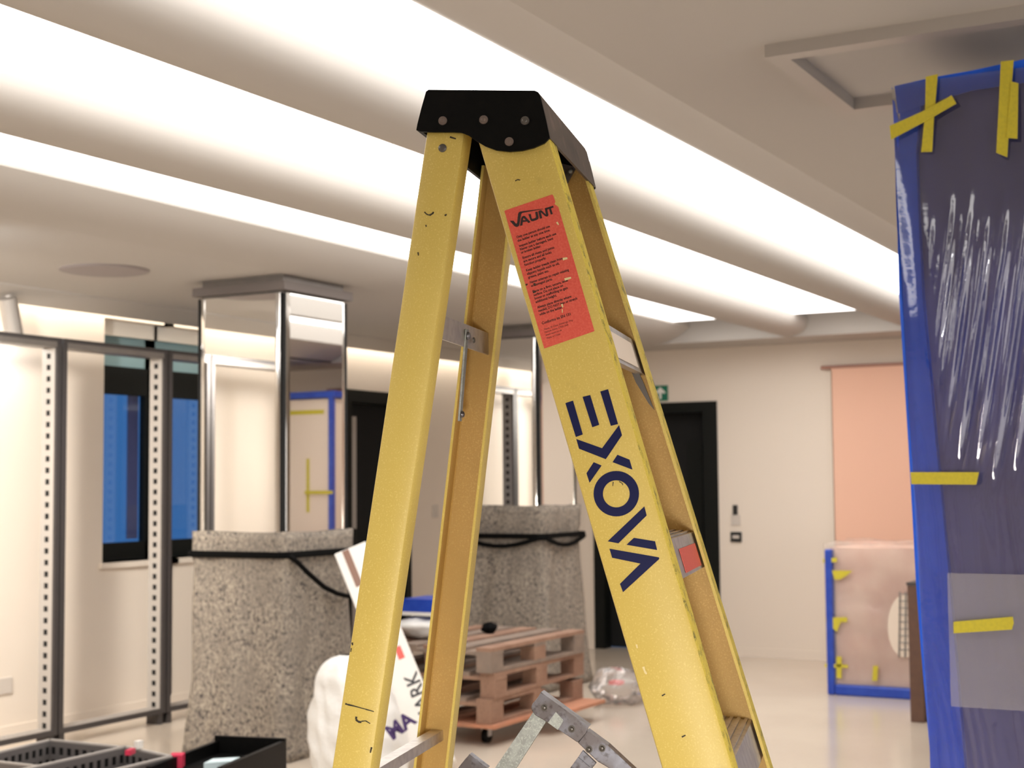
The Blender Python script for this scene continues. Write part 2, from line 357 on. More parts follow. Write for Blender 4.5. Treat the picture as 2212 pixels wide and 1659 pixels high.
# ================================================================ WALL DISPLAY FRAMES
PY0, PY1 = 6.50, 6.62
zft = onY(128, 738, PY0).z; zfb = .07
def display_frame(xa, xb, label):
    g = empty('display_frame', ((xa+xb)/2, PY0, zfb), label, 'frame', 'grey metal display frames along the left wall')
    th = .035
    for xs, s in ((xa+.006, 1), (xb-.006, -1)):
        a, b = (xs, xs+th) if s > 0 else (xs-th, xs)
        MB().box((a, PY0, zfb), (b, PY0+.018, zft)).build('upright', 'dgrey', g)
        MB().box((a if s < 0 else a, PY0+.018, zfb), (b, PY1-.012, zft)).build('side_channel', 'dark', g) if False else None
        # perforated inner face with real holes
        xi = b if s > 0 else a
        p = MB(); ya, yb = PY0+.018, PY1; q = (yb-ya)
        d = .003*s
        xlo, xhi = min(xi, xi-d), max(xi, xi-d)
        p.box((xlo, ya, zfb), (xhi, ya+q*.34, zft)); p.box((xlo, yb-q*.34, zfb), (xhi, yb, zft))
        n = 34; st = (zft-zfb)/n
        for k in range(n): p.box((xlo, ya+q*.34, zfb+k*st), (xhi, yb-q*.34, zfb+k*st+st*.52))
        p.build('perforated_strip', 'lgrey', g)
        MB().box((min(xi-d, xi-18*d*.5), ya+.004, zfb), (max(xi-d, xi-18*d*.5)+0, yb-.004, zft-.002)).build('channel_back', 'dark', g)
    MB().box((xa+.041, PY0, zft-.035), (xb-.041, PY1, zft)).build('top_rail', 'grey', g)
    MB().box((xa+.006, PY0-.006, zft), (xb-.006, PY0+.03, zft+.022)).build('top_cap', 'dgrey', g)
    MB().box((xa+.041, PY0, zfb), (xb-.041, PY0+.02, zfb+.03)).build('bottom_rail', 'dgrey', g)
    p = MB(); ya, yb = PY0+.02, PY1; q = yb-ya; n = 26; L = (xb-xa-.082)/n
    p.box((xa+.041, ya, zfb+.022), (xb-.041, ya+q*.32, zfb+.03)); p.box((xa+.041, yb-q*.32, zfb+.022), (xb-.041, yb, zfb+.03))
    for k in range(n): p.box((xa+.041+k*L, ya+q*.32, zfb+.022), (xa+.041+k*L+L*.5, yb-q*.32, zfb+.03))
    p.build('perforated_base', 'lgrey', g)
    for xs in (xa+.04, xb-.04): MB().box((xs-.02, PY0+.01, 0), (xs+.02, PY1-.01, zfb)).build('foot', 'dgrey', g)
px1 = Xat(131, PY0); px2 = Xat(362, PY0); sp_ = px2-px1
labs = {0: 'display frame in front of the first blue window, nearest full bay at the left', -1: 'display frame cut by the left edge of the picture', 1: 'display frame just left of the mirrored pillar before the second window', 2: 'display frame standing behind the mirrored pillar', -2: 'display frame second before the left picture edge, seen in the mirror', -3: 'display frame third before the left picture edge'}
for k in range(-3, 3): display_frame(px1+k*sp_, px1+(k+1)*sp_, labs[k])

# ================================================================ PILLARS
def pillar(x, y, s, ztop, name_label, label):
    g = empty('mirrored_pillar', (x+s/2, y+s/2, 0), label, 'pillar', 'square mirrored pillars')
    r = .055; e = .004
    MB().box((x+e, y+e+0, 0), (x+s-e, y+s-e, ztop)).build('core', 'dark', g)
    MB().box((x, y+r, .0), (x+e, y+s-r, ztop)).build('mirror_panel', 'mirror', g)
    MB().box((x+s-e, y+r, .0), (x+s, y+s-r, ztop)).build('mirror_panel', 'mirror', g)
    MB().box((x+r, y, .0), (x+s-r, y+e, ztop)).build('mirror_panel', 'mirror', g)
    MB().box((x+r, y+s-e, .0), (x+s-r, y+s, ztop)).build('mirror_panel', 'mirror', g)
    for cx, cy, a0 in ((x+r, y+r, 180), (x+s-r, y+r, 270), (x+s-r, y+s-r, 0), (x+r, y+s-r, 90)):
        pts = [(cx+(r+.003)*math.cos(R(a0+t*90/8)), cy+(r+.003)*math.sin(R(a0+t*90/8))) for t in range(9)]
        # three flat facets like folded chrome trim, slightly rounded
        m = MB(); m.prism([(px, py, 0) for px, py in pts]+[(cx, cy, 0)], (0, 0, ztop)); m.build('corner_trim', 'chrome', g, smooth=True, sharp=50)
    MB().box((x+.02, y+.02, ztop), (x+s-.02, y+s-.02, ZC)).build('head_box', 'grey', g)
    MB().box((x-.02, y-.02, 2.59), (x+s+.02, y+s+.02, 2.64)).build('ceiling_plate', 'plate', g)
    return g
def felt(x, y, s, h, flare, label, seed):
    """blanket wound round a pillar: closed loop of cloth"""
    rnd = random.Random(seed); g = empty('felt_blanket', (x+s/2, y+s/2, 0), label, 'blanket', 'speckled felt blankets round the pillars')
    N, K = 72, 26; vs = []; o0 = .018
    ph = [rnd.uniform(0, 6.3) for _ in range(8)]
    for k in range(K+1):
        z = h*k/K; t = 1-k/K
        off = o0+flare*(t**2.2)+ (.012 if .86 < k/K else 0)
        for j in range(N):
            u = j/N*4; sd = int(u); f_ = u-sd; L = s/2+off
            c_ = [(-L+2*L*f_, -L), (L, -L+2*L*f_), (L-2*L*f_, L), (-L, L-2*L*f_)][sd]
            # round the corners
            rr_ = math.hypot(*c_); mx = L*1.36
            if rr_ > mx: c_ = (c_[0]*mx/rr_, c_[1]*mx/rr_)
            wv = .007*math.sin(9*u+ph[0]+2*t)+.010*t*math.sin(17*u+ph[1])+.006*math.sin(23*u+9*t+ph[2])
            dd = 1+wv/L
            zz = z + (.004*math.sin(6*u+ph[3]) if k == K else 0)
            vs.append((x+s/2+c_[0]*dd, y+s/2+c_[1]*dd, max(zz, .004)))
    fs = [(k*N+j, k*N+(j+1) % N, (k+1)*N+(j+1) % N, (k+1)*N+j) for k in range(K) for j in range(N)]
    m = MB().add(vs, fs); o = m.build('blanket_cloth', 'felt', g, smooth=True, sharp=180)
    sd = o.modifiers.new('thick', 'SOLIDIFY'); sd.thickness = .012; sd.offset = -1
    return g
C1 = onX(612, 1150, 6.59); C2y = C1.y; CS = .62
c1 = (6.59, C1.y); c2 = (onY(1166, 1100, C2y).x, C2y)
pillar(c1[0], c1[1], CS, 2.575, '', 'mirrored square pillar nearest, left of the ladder, with chrome corners')
pillar(c2[0], c2[1], CS, 2.575, '', 'mirrored square pillar farther back, seen between the ladder legs')
fz1 = onX(600, 1150, 6.57).z; fz2 = onX(1160, 1092, c2[0]).z
f1 = felt(c1[0], c1[1], CS, fz1, .05, 'grey speckled felt blanket round the nearest mirrored pillar, left of ladder', 1)
f2 = felt(c2[0], c2[1], CS, fz2, .09, 'grey speckled felt blanket round the farther pillar, seen between ladder legs', 2)
def loop(x, y, s, z, off, sag=0.):
    L = s+2*off; pts = []
    cs = [(x-off, y-off), (x-off+L, y-off), (x-off+L, y-off+L), (x-off, y-off+L)]
    for i in range(4):
        a, b = cs[i], cs[(i+1) % 4]
        for t in range(8):
            q = .06+.88*t/7
            sg = -sag*math.sin(math.pi*t/7)
            pts.append(Vector((a[0]+(b[0]-a[0])*q, a[1]+(b[1]-a[1])*q, z+sg)))
    pts.append(pts[0].copy()); return pts
def strapz(x, y, x_): return onX(x, y, x_).z
s1 = empty('strap', (c1[0]+CS/2, c1[1]+CS/2, 1.0), 'black elastic strap with a drooping branch round the nearer felt blanket', 'strap')
zs1 = strapz(500, 1197, c1[0])
MB().tube(loop(c1[0], c1[1], CS, zs1, .044), .021, 6, .5).build('strap_loop', 'strap', s1, smooth=True)
yb_ = c1[1]-.045
pp = [onY(x, y, yb_-.012) for x, y in ((622, 1200), (640, 1212), (668, 1240), (700, 1268), (728, 1282), (752, 1288))]
MB().tube(pp, .014, 6).build('strap_branch', 'strap', s1, smooth=True)
s2 = empty('strap', (c2[0]+CS/2, c2[1]+CS/2, 1.0), 'black elastic strap parted in two round the farther felt blanket', 'strap')
zs2 = strapz(1150, 1158, c2[0])
MB().tube(loop(c2[0], c2[1], CS, zs2, .054), .021, 6, .5).build('strap_loop', 'strap', s2, smooth=True)
MB().tube(loop(c2[0], c2[1], CS, zs2-.015, .058, .06), .018, 6, .5).build('strap_loop', 'strap', s2, smooth=True)

# ================================================================ PALLETS ON A DOLLY
PC = Vector((7.46, 4.22, 0)); PZ = .125
def pallet(ox, oy, z, rot, label, wm, broken=False):
    g = empty('pallet', (ox, oy, z), label, 'pallet', 'wooden pallets stacked on the dolly')
    def tr(p): x, y, zz = p; return Vector((ox+x*math.cos(rot)-y*math.sin(rot), oy+x*math.sin(rot)+y*math.cos(rot), z+zz))
    def bd(name, a, b, m, j=0.):
        x0, y0, z0 = a; x1, y1, z1 = b
        mm = MB().hexa([tr(p) for p in ((x0,y0,z0),(x1,y0+j,z0),(x1,y1+j,z0),(x0,y1,z0))], [tr(p) for p in ((x0,y0,z1),(x1,y0+j,z1),(x1,y1+j,z1),(x0,y1,z1))])
        mm.build(name, m, g)
    for k in range(3):
        y = (0, .35, .70)[k]; bd('bottom_board', (0, y, 0), (1.2, y+.10, .020), wm)
    for i in range(3):
        x = (0, .527, 1.055)[i]
        for k in range(3):
            y = (0, .35, .70)[k]; bd('block', (x, y+.002, .020), (x+.145, y+.098, .100), 'wood' if (i+k) % 2 else wm)
        bd('cross_board', (x, 0, .100), (x+.145, .8, .121), wm)
    for k in range(5):
        y = (0, .17, .34, .51, .70)[k]; L = .62 if (broken and k == 0) else 1.2
        bd('deck_board', (0, y, .121), (L, y+(.10 if k in (0, 4) else .12), .143), 'woodg' if k % 2 else 'wood', .01 if k == 2 else 0)
    return g
g = empty('dolly', PC, 'low wheeled dolly with reddish plywood deck under the pallets', 'dolly')
MB().box((PC.x-.02, PC.y-.03, .105), (PC.x+.48, PC.y+.83, .125)).build('deck', 'ply', g)
for dx, dy in ((.12, .10), (1.08, .10), (.12, .70), (1.08, .70)):
    w = MB(); w.cyl((PC.x+dx, PC.y+dy-.016, .042), (PC.x+dx, PC.y+dy+.016, .042), .042, k=20); cst = w.build('caster_wheel', 'blackp', g, smooth=True)
    w = MB(); w.box((PC.x+dx-.02, PC.y+dy-.024, .04), (PC.x+dx+.02, PC.y+dy-.018, .105)); w.box((PC.x+dx-.02, PC.y+dy-.024, .098), (PC.x+dx+.02, PC.y+dy+.024, .105)); w.box((PC.x+dx-.02, PC.y+dy+.018, .04), (PC.x+dx+.02, PC.y+dy+.024, .105)); w.build('caster_fork', 'lgrey', g)
pallet(PC.x, PC.y, PZ+.001, R(0), 'bottom wooden pallet of the stack, on the dolly', 'wood', True)
pallet(PC.x+.03, PC.y-.01, PZ+.146, R(.8), 'middle wooden pallet of the stack of three', 'wood')
pallet(PC.x+.0, PC.y+.0, PZ+.291, R(-.6), 'topmost wooden pallet of the stack with weathered deck boards', 'woodg')
pt = onz(1230, 1502, .02)
o = MB().obox((7.95, 4.06, .105), (.70, .0, .0), (0, .50, 0), (0, 0, .0195)).build('plywood_offcut', 'ply'); tag(o, 'reddish plywood sheet sticking out from the pallet dolly', 'board')
zt = PZ+.291+.143
# blue box and plastic bundle on the pallets
bx_ = onX(902, 1395, 7.75)
g = empty('blue_box', (bx_.x, bx_.y, zt+.16), 'blue printed box on the plastic bundle behind the rear ladder leg', 'box')
bw = 70/FPX*8.9
b0 = Vector((7.72, onX(934, 1390, 7.72).y, zt+.142))
MB().box(b0, b0+Vector((.30, .22, .10))).build('carton_body', 'blue', g)
MB().box(b0+Vector((-.002, .0, .0)), b0+Vector((0, .22, .022))).build('white_band', 'white', g)
m = MB(); N = 18
def blob(c, r, seed, N=28, K=14, amp=.12, flatz=None):
    rnd = random.Random(seed); ph = [rnd.uniform(0, 6.3) for _ in range(10)]; vs = []; fs = []
    for k in range(K+1):
        th = math.pi*k/K
        for j in range(N):
            p = 2*math.pi*j/N
            d = 1+amp*(math.sin(3*p+ph[0]+2*th)*.5+math.sin(5*th+ph[1]+p)*.5+.45*math.sin(7*p+ph[2])*math.sin(th)+.35*math.sin(11*p+6*th+ph[3]))
            v = Vector((r[0]*math.sin(th)*math.cos(p)*d, r[1]*math.sin(th)*math.sin(p)*d, r[2]*math.cos(th)*d))+Vector(c)
            if flatz is not None: v.z = max(v.z, flatz)
            vs.append(v)
    for k in range(K):
        for j in range(N): fs.append((k*N+j, k*N+(j+1) % N, (k+1)*N+(j+1) % N, (k+1)*N+j))
    return MB().add(vs, fs)
o = blob((b0.x+.15, b0.y+.12, zt+.068), (.24, .20, .07), 5, flatz=zt).build('plastic_bundle', 'bag', smooth=True, sharp=180); tag(o, 'crumpled grey-white plastic bundle on the pallets under the blue box', 'bundle')
o = blob((8.2, 4.65, zt+.035), (.05, .05, .035), 9, flatz=zt).build('black_clip', 'strap', smooth=True); tag(o, 'small black lump lying on the top pallet deck', 'clip')
# clear bag on the floor right of the farther blanket
pb = onz(1335, 1535, 0)
g = empty('clear_bag', pb, 'crumpled clear plastic bag on the floor left of the black exit door', 'bag')
bb = onz(1335, 1520, 0)
blob((bb.x, bb.y, .11), (.20, .19, .125), 3, amp=.14, flatz=.003).build('bag_film', 'filmw', g, smooth=True, sharp=180)
MB().box((bb.x-.04, bb.y-.03, .13), (bb.x+.04, bb.y+.05, .155)).build('pink_scrap', 'red', g)

# ================================================================ WHITE CARTON, SACK
def sack(c, h=.66, w=.212):
    N, K = 72, 44; rnd = random.Random(3); ph = [rnd.uniform(0, 6.3) for _ in range(12)]; vs = []; fs = []
    for k in range(K+1):
        t = k/K; z = h*t
        r = w*(.80+.28*math.sin(math.pi*min(1, t*1.15+.12)))*(1 if t < .78 else math.sqrt(max(0, 1-((t-.78)/.225)**2)))
        for j in range(N):
            p = 2*math.pi*j/N
            q = (abs(math.cos(p))**3.2+abs(math.sin(p))**3.2)**(-1/3.2)
            d = 1+min(1, (1-t)*4)*(.035*math.sin(3*p+ph[0]+3*t)+.03*math.sin(7*p+ph[1]-8*t)+.022*math.sin(13*p+ph[2]+15*t)+.018*math.sin(5*p+ph[3]+31*t)+.012*math.sin(21*p+17*t+ph[4]))
            vs.append((c[0]+r*q*d*math.cos(p)*.95-.05*t, c[1]+r*q*d*math.sin(p)*.95+.06*t, max(.003, z+.02*math.sin(4*p+ph[5])*t*min(1, (1-t)*4))))
    for k in range(K):
        for j in range(N): fs.append((k*N+j, k*N+(j+1) % N, (k+1)*N+(j+1) % N, (k+1)*N+j))
    fs.append(tuple(range(N))); return MB().add(vs, fs)
T1 = onY(757, 1186, 4.84); B1 = onz(952, 1668, .0)
ax = (T1-B1); Lc = ax.length; ax.normalize()
vw = (T1-CAMP).normalized(); sd_ = ax.cross(vw).normalized()   # sideways
if sd_.dot(RV) < 0: sd_ = -sd_
nb = ax.cross(sd_).normalized()
if nb.dot(vw) < 0: nb = -nb
wc = .19; tc_ = .06
g = empty('long_carton', B1, 'long white carton with red square leaning on the felt-wrapped pillar', 'box')
o0 = B1-sd_*wc/2+ax*.03
MB().obox(o0, sd_*wc, nb*tc_, ax*(Lc-.02)).build('carton_body', 'white', g, bevel=.004)
e_ = -nb*.0012
MB().obox(o0+ax*(Lc-.26)+sd_*.045+e_, sd_*.04, -e_*.8, ax*.235).build('tape_strip', 'tapeb', g)
MB().obox(o0+ax*(Lc*.455)+sd_*(wc*.60)+e_, sd_*.035, -e_*.8, ax*.075).build('red_square', 'red', g)
def text_obj(s, size, o, ex, ey, mname, parent, name, depth=.0002, align='LEFT', bold=0., sx=1.):
    cu = D.curves.new('txt', 'FONT'); cu.body = s; cu.size = size; cu.align_x = align; cu.offset = bold; cu.resolution_u = 2; cu.fill_mode = 'FRONT'
    t = D.objects.new('txt', cu); COL.objects.link(t)
    dg = bpy.context.evaluated_depsgraph_get(); me = D.meshes.new_from_object(t.evaluated_get(dg))
    D.objects.remove(t); base = wloc(parent) if parent else Vector()
    for v in me.vertices: v.co = Vector(o)+ex*v.co.x*sx+ey*v.co.y-base
    me.name = name; me.materials.clear(); me.materials.append(M[mname]); ob = D.objects.new(name, me); return link(ob, parent)
text_obj('MARK', .11, o0+ax*(Lc*.17)+sd_*(wc*.93)+e_, ax, -sd_, 'ink', g, 'carton_lettering', bold=.0015)
sk = CAMP+ray(786, 1505)*7.35
g = empty('white_sack', Vector((sk.x, sk.y, 0)), 'bulging white plastic sack with violet print beside the leaning carton', 'sack')
sack((sk.x, sk.y)).build('sack_body', 'bag', g, smooth=True, sharp=180)
text_obj('MA', .10, sk+FV*-.235+RV*.16+UV*-.16, (RV*.8+UV*.6), (UV*.8-RV*.6), 'purple', g, 'sack_print', bold=.004)

# ================================================================ FLOOR CLUTTER LEFT
def perforated_tray(o, ex, ey, L, Wd, z0, z1, label):
    ex = Vector(ex).normalized(); ey = Vector(ey).normalized(); zz = Vector((0, 0, 1)); o = Vector(o); o.z = 0; g = empty('metal_tray', o+zz*z0, label, 'tray', 'perforated grey metal trays on the floor')
    hgt = z1-z0
    for (p, d, ln) in ((o, ex, L), (o+ey*Wd, ex, L), (o, ey, Wd), (o+ex*L, ey, Wd)):
        m = MB(); nrm = ey if d == ex else ex; t = .003
        n = int(ln/.042); st = ln/n
        for so in (0, .012):
            for za_, zb_3 in ((0, .18), (.42, .58), (.82, 1.)): m.obox(p+nrm*so+zz*(z0+hgt*za_), d*ln, nrm*t, zz*hgt*(zb_3-za_))
            for row in (.18, .58):
                for k in range(n): m.obox(p+nrm*so+d*(k*st)+zz*(z0+hgt*row), d*st*.5, nrm*t, zz*hgt*.24)
        m.build('perforated_side', 'mgrey', g)
        MB().obox(p+zz*(z0+.004)+nrm*.006, d*ln, nrm*.003, zz*(hgt-.006)).build('hole_shade_sheet', 'dark', g)  # dark sheet between the perforated walls, paints the shade in the holes
        m = MB(); m.obox(p+zz*z1-nrm*.006, d*ln, nrm*.018, zz*.006); m.build('rim', 'lgrey', g)
    MB().obox(o+zz*z0, ex*L, ey*Wd, zz*.004).build('tray_base', 'mgrey', g)
    for a in (0.01, L-.05):
        for b in (0.01, Wd-.05): MB().obox(o+ex*a+ey*b, ex*.03, ey*.03, zz*z0).build('leg', 'grey', g)
# heights chosen so that the rims sit at about 0.42 m
za = .42
A = onz(108, 1599, za); B = onz(262, 1615, za); Cc = onz(-60, 1640, za)
perforated_tray(A, B-A, Cc-A, (B-A).length, (Cc-A).length, za-.13, za, 'perforated grey metal tray behind, farther left on the floor')
A = onz(262, 1612, za+.02); Cc = onz(-20, 1675, za+.02); Bx = onz(318, 1624, za+.02)
perforated_tray(A+(Bx-A).normalized()*.03, Bx-A, Cc-A, .33, (Cc-A).length, za-.12, za+.02, 'perforated grey metal tray in front, against the black crate')
o = MB().obox(onz(282, 1632, za+.03), (.05, .02, 0), (-.01, .02, 0), (0, 0, .02)).build('crimson_clip', 'redp'); tag(o, 'small crimson clip on the front perforated tray', 'clip')
o = MB().obox(onz(298, 1618, za+.03), (.03, .0, 0), (0, .02, 0), (0, 0, .03)).build('white_packet', 'white'); tag(o, 'small white packet on the front perforated tray', 'packet')
# black crate
zc_ = .46
k0 = onz(468, 1588, zc_); k1 = onz(619, 1594, zc_); k3 = onz(322, 1642, zc_)
ex = (k1-k0); ey = (k3-k0); ey = ey.normalized()*.62
g = empty('black_crate', Vector((k0.x, k0.y, 0))+ey*.5+ex*.5-Vector((0, 0, 0)), 'open black crate on the floor in front of the nearer felt blanket', 'crate')
zz = Vector((0, 0, 1)); g0 = Vector((k0.x, k0.y, 0)); nx, ny = ex.normalized()*.02, ey.normalized()*.02
MB().obox(g0, ex, ny, zz*zc_).build('crate_wall', 'blackp', g); MB().obox(g0+ey-ny, ex, ny, zz*(zc_-.05)).build('crate_wall', 'blackp', g)
MB().obox(g0+ny, nx, ey-ny*2, zz*(zc_-.02)).build('crate_wall', 'blackp', g); MB().obox(g0+ex-nx+ny, nx, ey-ny*2, zz*(zc_-.01)).build('crate_wall', 'blackp', g)
MB().obox(g0+nx+ny, ex-nx*2, ey-ny*2, zz*.02).build('crate_floor', 'blackp', g)
lid = MB().obox(g0+nx+ny+zz*.02, ex-nx*2.2, ey-ny*2.2, zz*.37).build('packing_box', 'blackp'); tag(lid, 'dark box packed inside the black crate', 'box')
pz = .395
a_ = onz(440, 1664, pz)
o = MB().obox(a_, (.075, -.075, 0), (.09, .03, 0), zz*.028).build('pale_packet', 'palep'); tag(o, 'pale blue-white packet inside the black crate', 'packet')
o = MB().obox(onz(366, 1660, pz), RV*.05, FV*.05, zz*.05).build('pink_packet', 'redp'); tag(o, 'small pink packet inside the black crate', 'packet')

# ================================================================ BACK WALL THINGS
# exit sign
zt_ = onX(1430, 833, X1).z; zb_ = onX(1430, 866, X1).z; ya_ = Yat(1447, X1); hs = zt_-zb_
g = empty('exit_sign', (X1-.012, ya_+hs, zb_), 'green emergency exit sign with white arrow above the black door', 'sign')
MB().box((X1-.014, ya_, zb_), (X1-.001, ya_+hs*2.0, zt_)).build('sign_plate', 'green', g)
def onwall(yy, zz_): return (X1-.0155, ya_+hs*yy, zb_+hs*zz_)
MB().prism([onwall(*p) for p in ((.42, .12), (.58, .12), (.58, .5), (.78, .5), (.78, .42), (.86, .56), (.5, .90), (.14, .56), (.22, .42), (.22, .5), (.42, .5))], (.0012, 0, 0)).build('arrow', 'signw', g)
m = MB(); m.prism([onwall(*p) for p in ((1.16, .1), (1.84, .1), (1.84, .9), (1.16, .9))], (.0012, 0, 0)); m.build('doorway_mark', 'signw', g)
m = MB()
for P in (((1.30, .70), (1.42, .70), (1.42, .82), (1.30, .82)), ((1.34, .42), (1.50, .40), (1.52, .68), (1.36, .68)), ((1.28, .16), (1.36, .14), (1.46, .42), (1.38, .44)), ((1.66, .22), (1.72, .28), (1.50, .46), (1.44, .42)), ((1.52, .58), (1.70, .54), (1.70, .60), (1.52, .66))):
    m.prism([(X1-.0165, ya_+hs*a, zb_+hs*b) for a, b in P], (.001, 0, 0))
m.build('running_figure', 'green', g)
# peach panel hanging on the wall
Xp = X1-.05
pl = Yat(1803, Xp); pr = pl-2.3; ptop = onX(1850, 794, Xp).z
g = empty('peach_panel', (Xp, (pl+pr)/2, .03), 'tall peach fabric panel hanging on the back wall at the right', 'panel')
MB().box((Xp, pr, .03), (Xp+.02, pl, ptop)).build('fabric_sheet', 'peach', g)
MB().cyl((Xp+.01, pr-.05, ptop+.012), (Xp+.01, Yat(1780, Xp), ptop+.012), .016).build('hanging_rod', 'rod', g, smooth=True)
kindS(MB().box((X1-.035, pl+.012, 0), (X1, pl+.03, ptop-.02)).build('trim_3', 'wall'))
# door controls
def wallplate(x0, y0, x1, y1, name, label, mt, th=.012, wallX=True, cat='switch'):
    if wallX:
        a = onX(x0, y0, X1); b = onX(x1, y1, X1)
        o = MB().box((X1-th, min(a.y, b.y), min(a.z, b.z)), (X1, max(a.y, b.y), max(a.z, b.z)))
    else:
        a = onY(x0, y0, YL); b = onY(x1, y1, YL)
        o = MB().box((min(a.x, b.x), YL-th, min(a.z, b.z)), (max(a.x, b.x), YL, max(a.z, b.z)))
    ob = o.build(name, mt, bevel=.003); return tag(ob, label, cat)
wallplate(1580, 1112, 1600, 1135, 'switch_plate', 'pale grey plate below the black door button on the wall', 'switch')
wallplate(1584, 1091, 1594, 1112, 'door_button', 'small black upright button on the wall right of the black door', 'keypad', .02, cat='button')
g = wallplate(1579, 1149, 1603, 1171, 'keypad', 'square black keypad lowest on the wall right of the black door', 'keypad', .018, cat='keypad')
a = onX(1584, 1156, X1); b = onX(1598, 1163, X1)
mm = MB().box((X1-.0195, b.y, b.z), (X1-.018, a.y, a.z)).build('display', 'switch', None)
mm.parent = g; mm.location = Vector(mm.location)-Vector(g.location)
wallplate(933, 1090, 945, 1118, 'light_switch', 'pale switch on the left wall seen between the two left ladder legs', 'switch', wallX=False)
wallplate(-12, 1467, 24, 1497, 'wall_socket', 'pale double socket low on the left wall at the picture edge', 'switch', wallX=False, cat='socket')

# wrapped counter at the back right
Xc = 10.35
cl = Yat(1784, Xc); cr = cl-1.6; ctop = onX(1800, 1168, Xc).z
g = empty('wrapped_counter', (Xc+.3, (cl+cr)/2, 0), 'low blush counter wrapped in clear film with blue corner foam at the back wall', 'counter')
MB().box((Xc+.02, cr+.02, .02), (Xc+.62, cl-.02, ctop-.05)).build('counter_body', 'pinkp', g)
def foam(a, b, nm='corner_foam'): a = (a[0]-.03, a[1], a[2]); MB().box(a, b).build(nm, 'blue', g, bevel=.012)
fw = .042
foam((Xc-.012, cl-fw*1.1, .0), (Xc+.05, cl+.008, ctop-.06))
foam((Xc-.012, cr, .0), (Xc+.05, cl-fw*1.1, .075))
foam((Xc-.012, cr-.01, .075), (Xc+.05, cr+fw, ctop-.06))
# wrap film: wavy sheet just in front and over the top
def wavy(o, ex, ey, nx, ny, nrm, amp, seed, fn=None):
    rnd = random.Random(seed); ph = [rnd.uniform(0, 6.3) for _ in range(12)]; vs = []
    o, ex, ey, nrm = map(Vector, (o, ex, ey, nrm))
    for j in range(ny+1):
        for i in range(nx+1):
            u, v = i/nx, j/ny
            d = amp*(.5*math.sin(7*u+11*v+ph[0])+.35*math.sin(19*u-5*v+ph[1])+.25*math.sin(31*v+9*u+ph[2])+.15*math.sin(53*u+17*v+ph[3]))
            if fn: d += fn(u, v)
            vs.append(o+ex*u+ey*v+nrm*d)
    fs = [(j*(nx+1)+i, j*(nx+1)+i+1, (j+1)*(nx+1)+i+1, (j+1)*(nx+1)+i) for j in range(ny) for i in range(nx)]
    return MB().add(vs, fs)
wavy((Xc-.024, cl+.015, .012), (0, cr-cl-.03, 0), (0, 0, ctop-.03), 60, 40, (-1, 0, 0), .010, 4).build('wrap_film', 'filmw', g, smooth=True, sharp=180)
wavy((Xc-.024, cl+.015, ctop-.02), (0, cr-cl-.03, 0), (.66, 0, .0), 60, 20, (0, 0, 1), .018, 5).build('wrap_film', 'filmw', g, smooth=True, sharp=180)
def tq(X, P, th=.0015, name='yellow_tape', parent=None, mt='tapey'):
    MB().prism([onX(x, y, X) for x, y in P], (-th, 0, 0)).build(name, mt, parent)
Xt = Xc-.036
for P in (((1778, 1207), (1808, 1204), (1808, 1214), (1778, 1216)), ((1797, 1232), (1842, 1233), (1828, 1244), (1815, 1252), (1803, 1252)), ((1784, 1334), (1830, 1333), (1830, 1344), (1784, 1344)), ((1798, 1344), (1816, 1344), (1808, 1365), (1800, 1358)),
          ((1782, 1434), (1832, 1436), (1832, 1443), (1782, 1441)), ((1807, 1418), (1818, 1418), (1818, 1466), (1807, 1464)), ((1886, 1438), (1897, 1438), (1895, 1471), (1884, 1471))):
    tq(Xt, P, parent=g)
# the torn hole with the wire shelf showing
gx = Xt-.004
m = MB(); cen = (1950, 1400)
def ringpts(r, n=28): return [onX(1955+r*1.05*math.cos(2*math.pi*k/n), 1352+r*1.9*math.sin(2*math.pi*k/n), gx) for k in range(n)]
mm = MB().prism(ringpts(36), (.003, 0, 0)); mm.build('rolled_paper', 'cream', g)
sh = Xt-.010
for k in range(9):
    y = 1283+k*15; MB().cyl(onX(1941, y, sh), onX(1985, y+1.5, sh), .0035, k=6).build('shelf_wire', 'grey', g)
for x in (1944, 1957): MB().cyl(onX(x, 1278, sh), onX(x-2, 1420, sh), .005, k=6).build('shelf_wire', 'grey', g)
# brown board
q0 = onz(1983, 1561, 0); q1 = onX(1985, 1265, q0.x)
g = empty('brown_board', q0, 'dark brown wooden board standing on edge left of the wrapped pillar', 'board')
MB().obox(Vector((q0.x, q0.y+.045, 0)), (0, -.085, 0), (.45, .0, 0), (-.0, 0.0, q1.z)).build('board', 'brown', g, bevel=.004)
MB().obox(Vector((q0.x-.001, q0.y+.05, q1.z)), (0, -.095, 0), (.46, .0, 0), (-.0, 0.0, .018)).build('edge_cap', 'dgrey', g)

# tall wrapped unit against the back wall behind the pillar (seen in the mirror)
ux, uy = 11.2, 2.08
g = empty('wrapped_cabinet', (ux+.3, uy-.5, 0), 'tall cream cabinet with blue foam edges and yellow tape, seen only in the mirrored pillar', 'cabinet')
MB().box((ux, uy-1.1, .02), (ux+.6, uy, 2.30)).build('cabinet_body', 'cream', g)
MB().box((ux-.03, uy-.03, 0), (ux+.02, uy+.012, 2.31)).build('corner_foam', 'blue', g)
MB().box((ux-.03, uy-1.12, 2.31), (ux+.62, uy+.03, 2.37)).build('corner_foam', 'blue', g)
for z in (.6, 1.42): MB().box((ux-.032, uy-.3, z), (ux-.0305, uy+.02, z+.03)).build('yellow_tape', 'tapey', g)
for yy, za_, zb_2 in ((.30, 1.25, 1.75), (.62, 1.35, 1.62), (.95, 1.1, 1.5)): MB().box((ux-.002, uy-yy, za_), (ux-.0005, uy-yy+.035, zb_2)).build('yellow_tape', 'tapey', g)
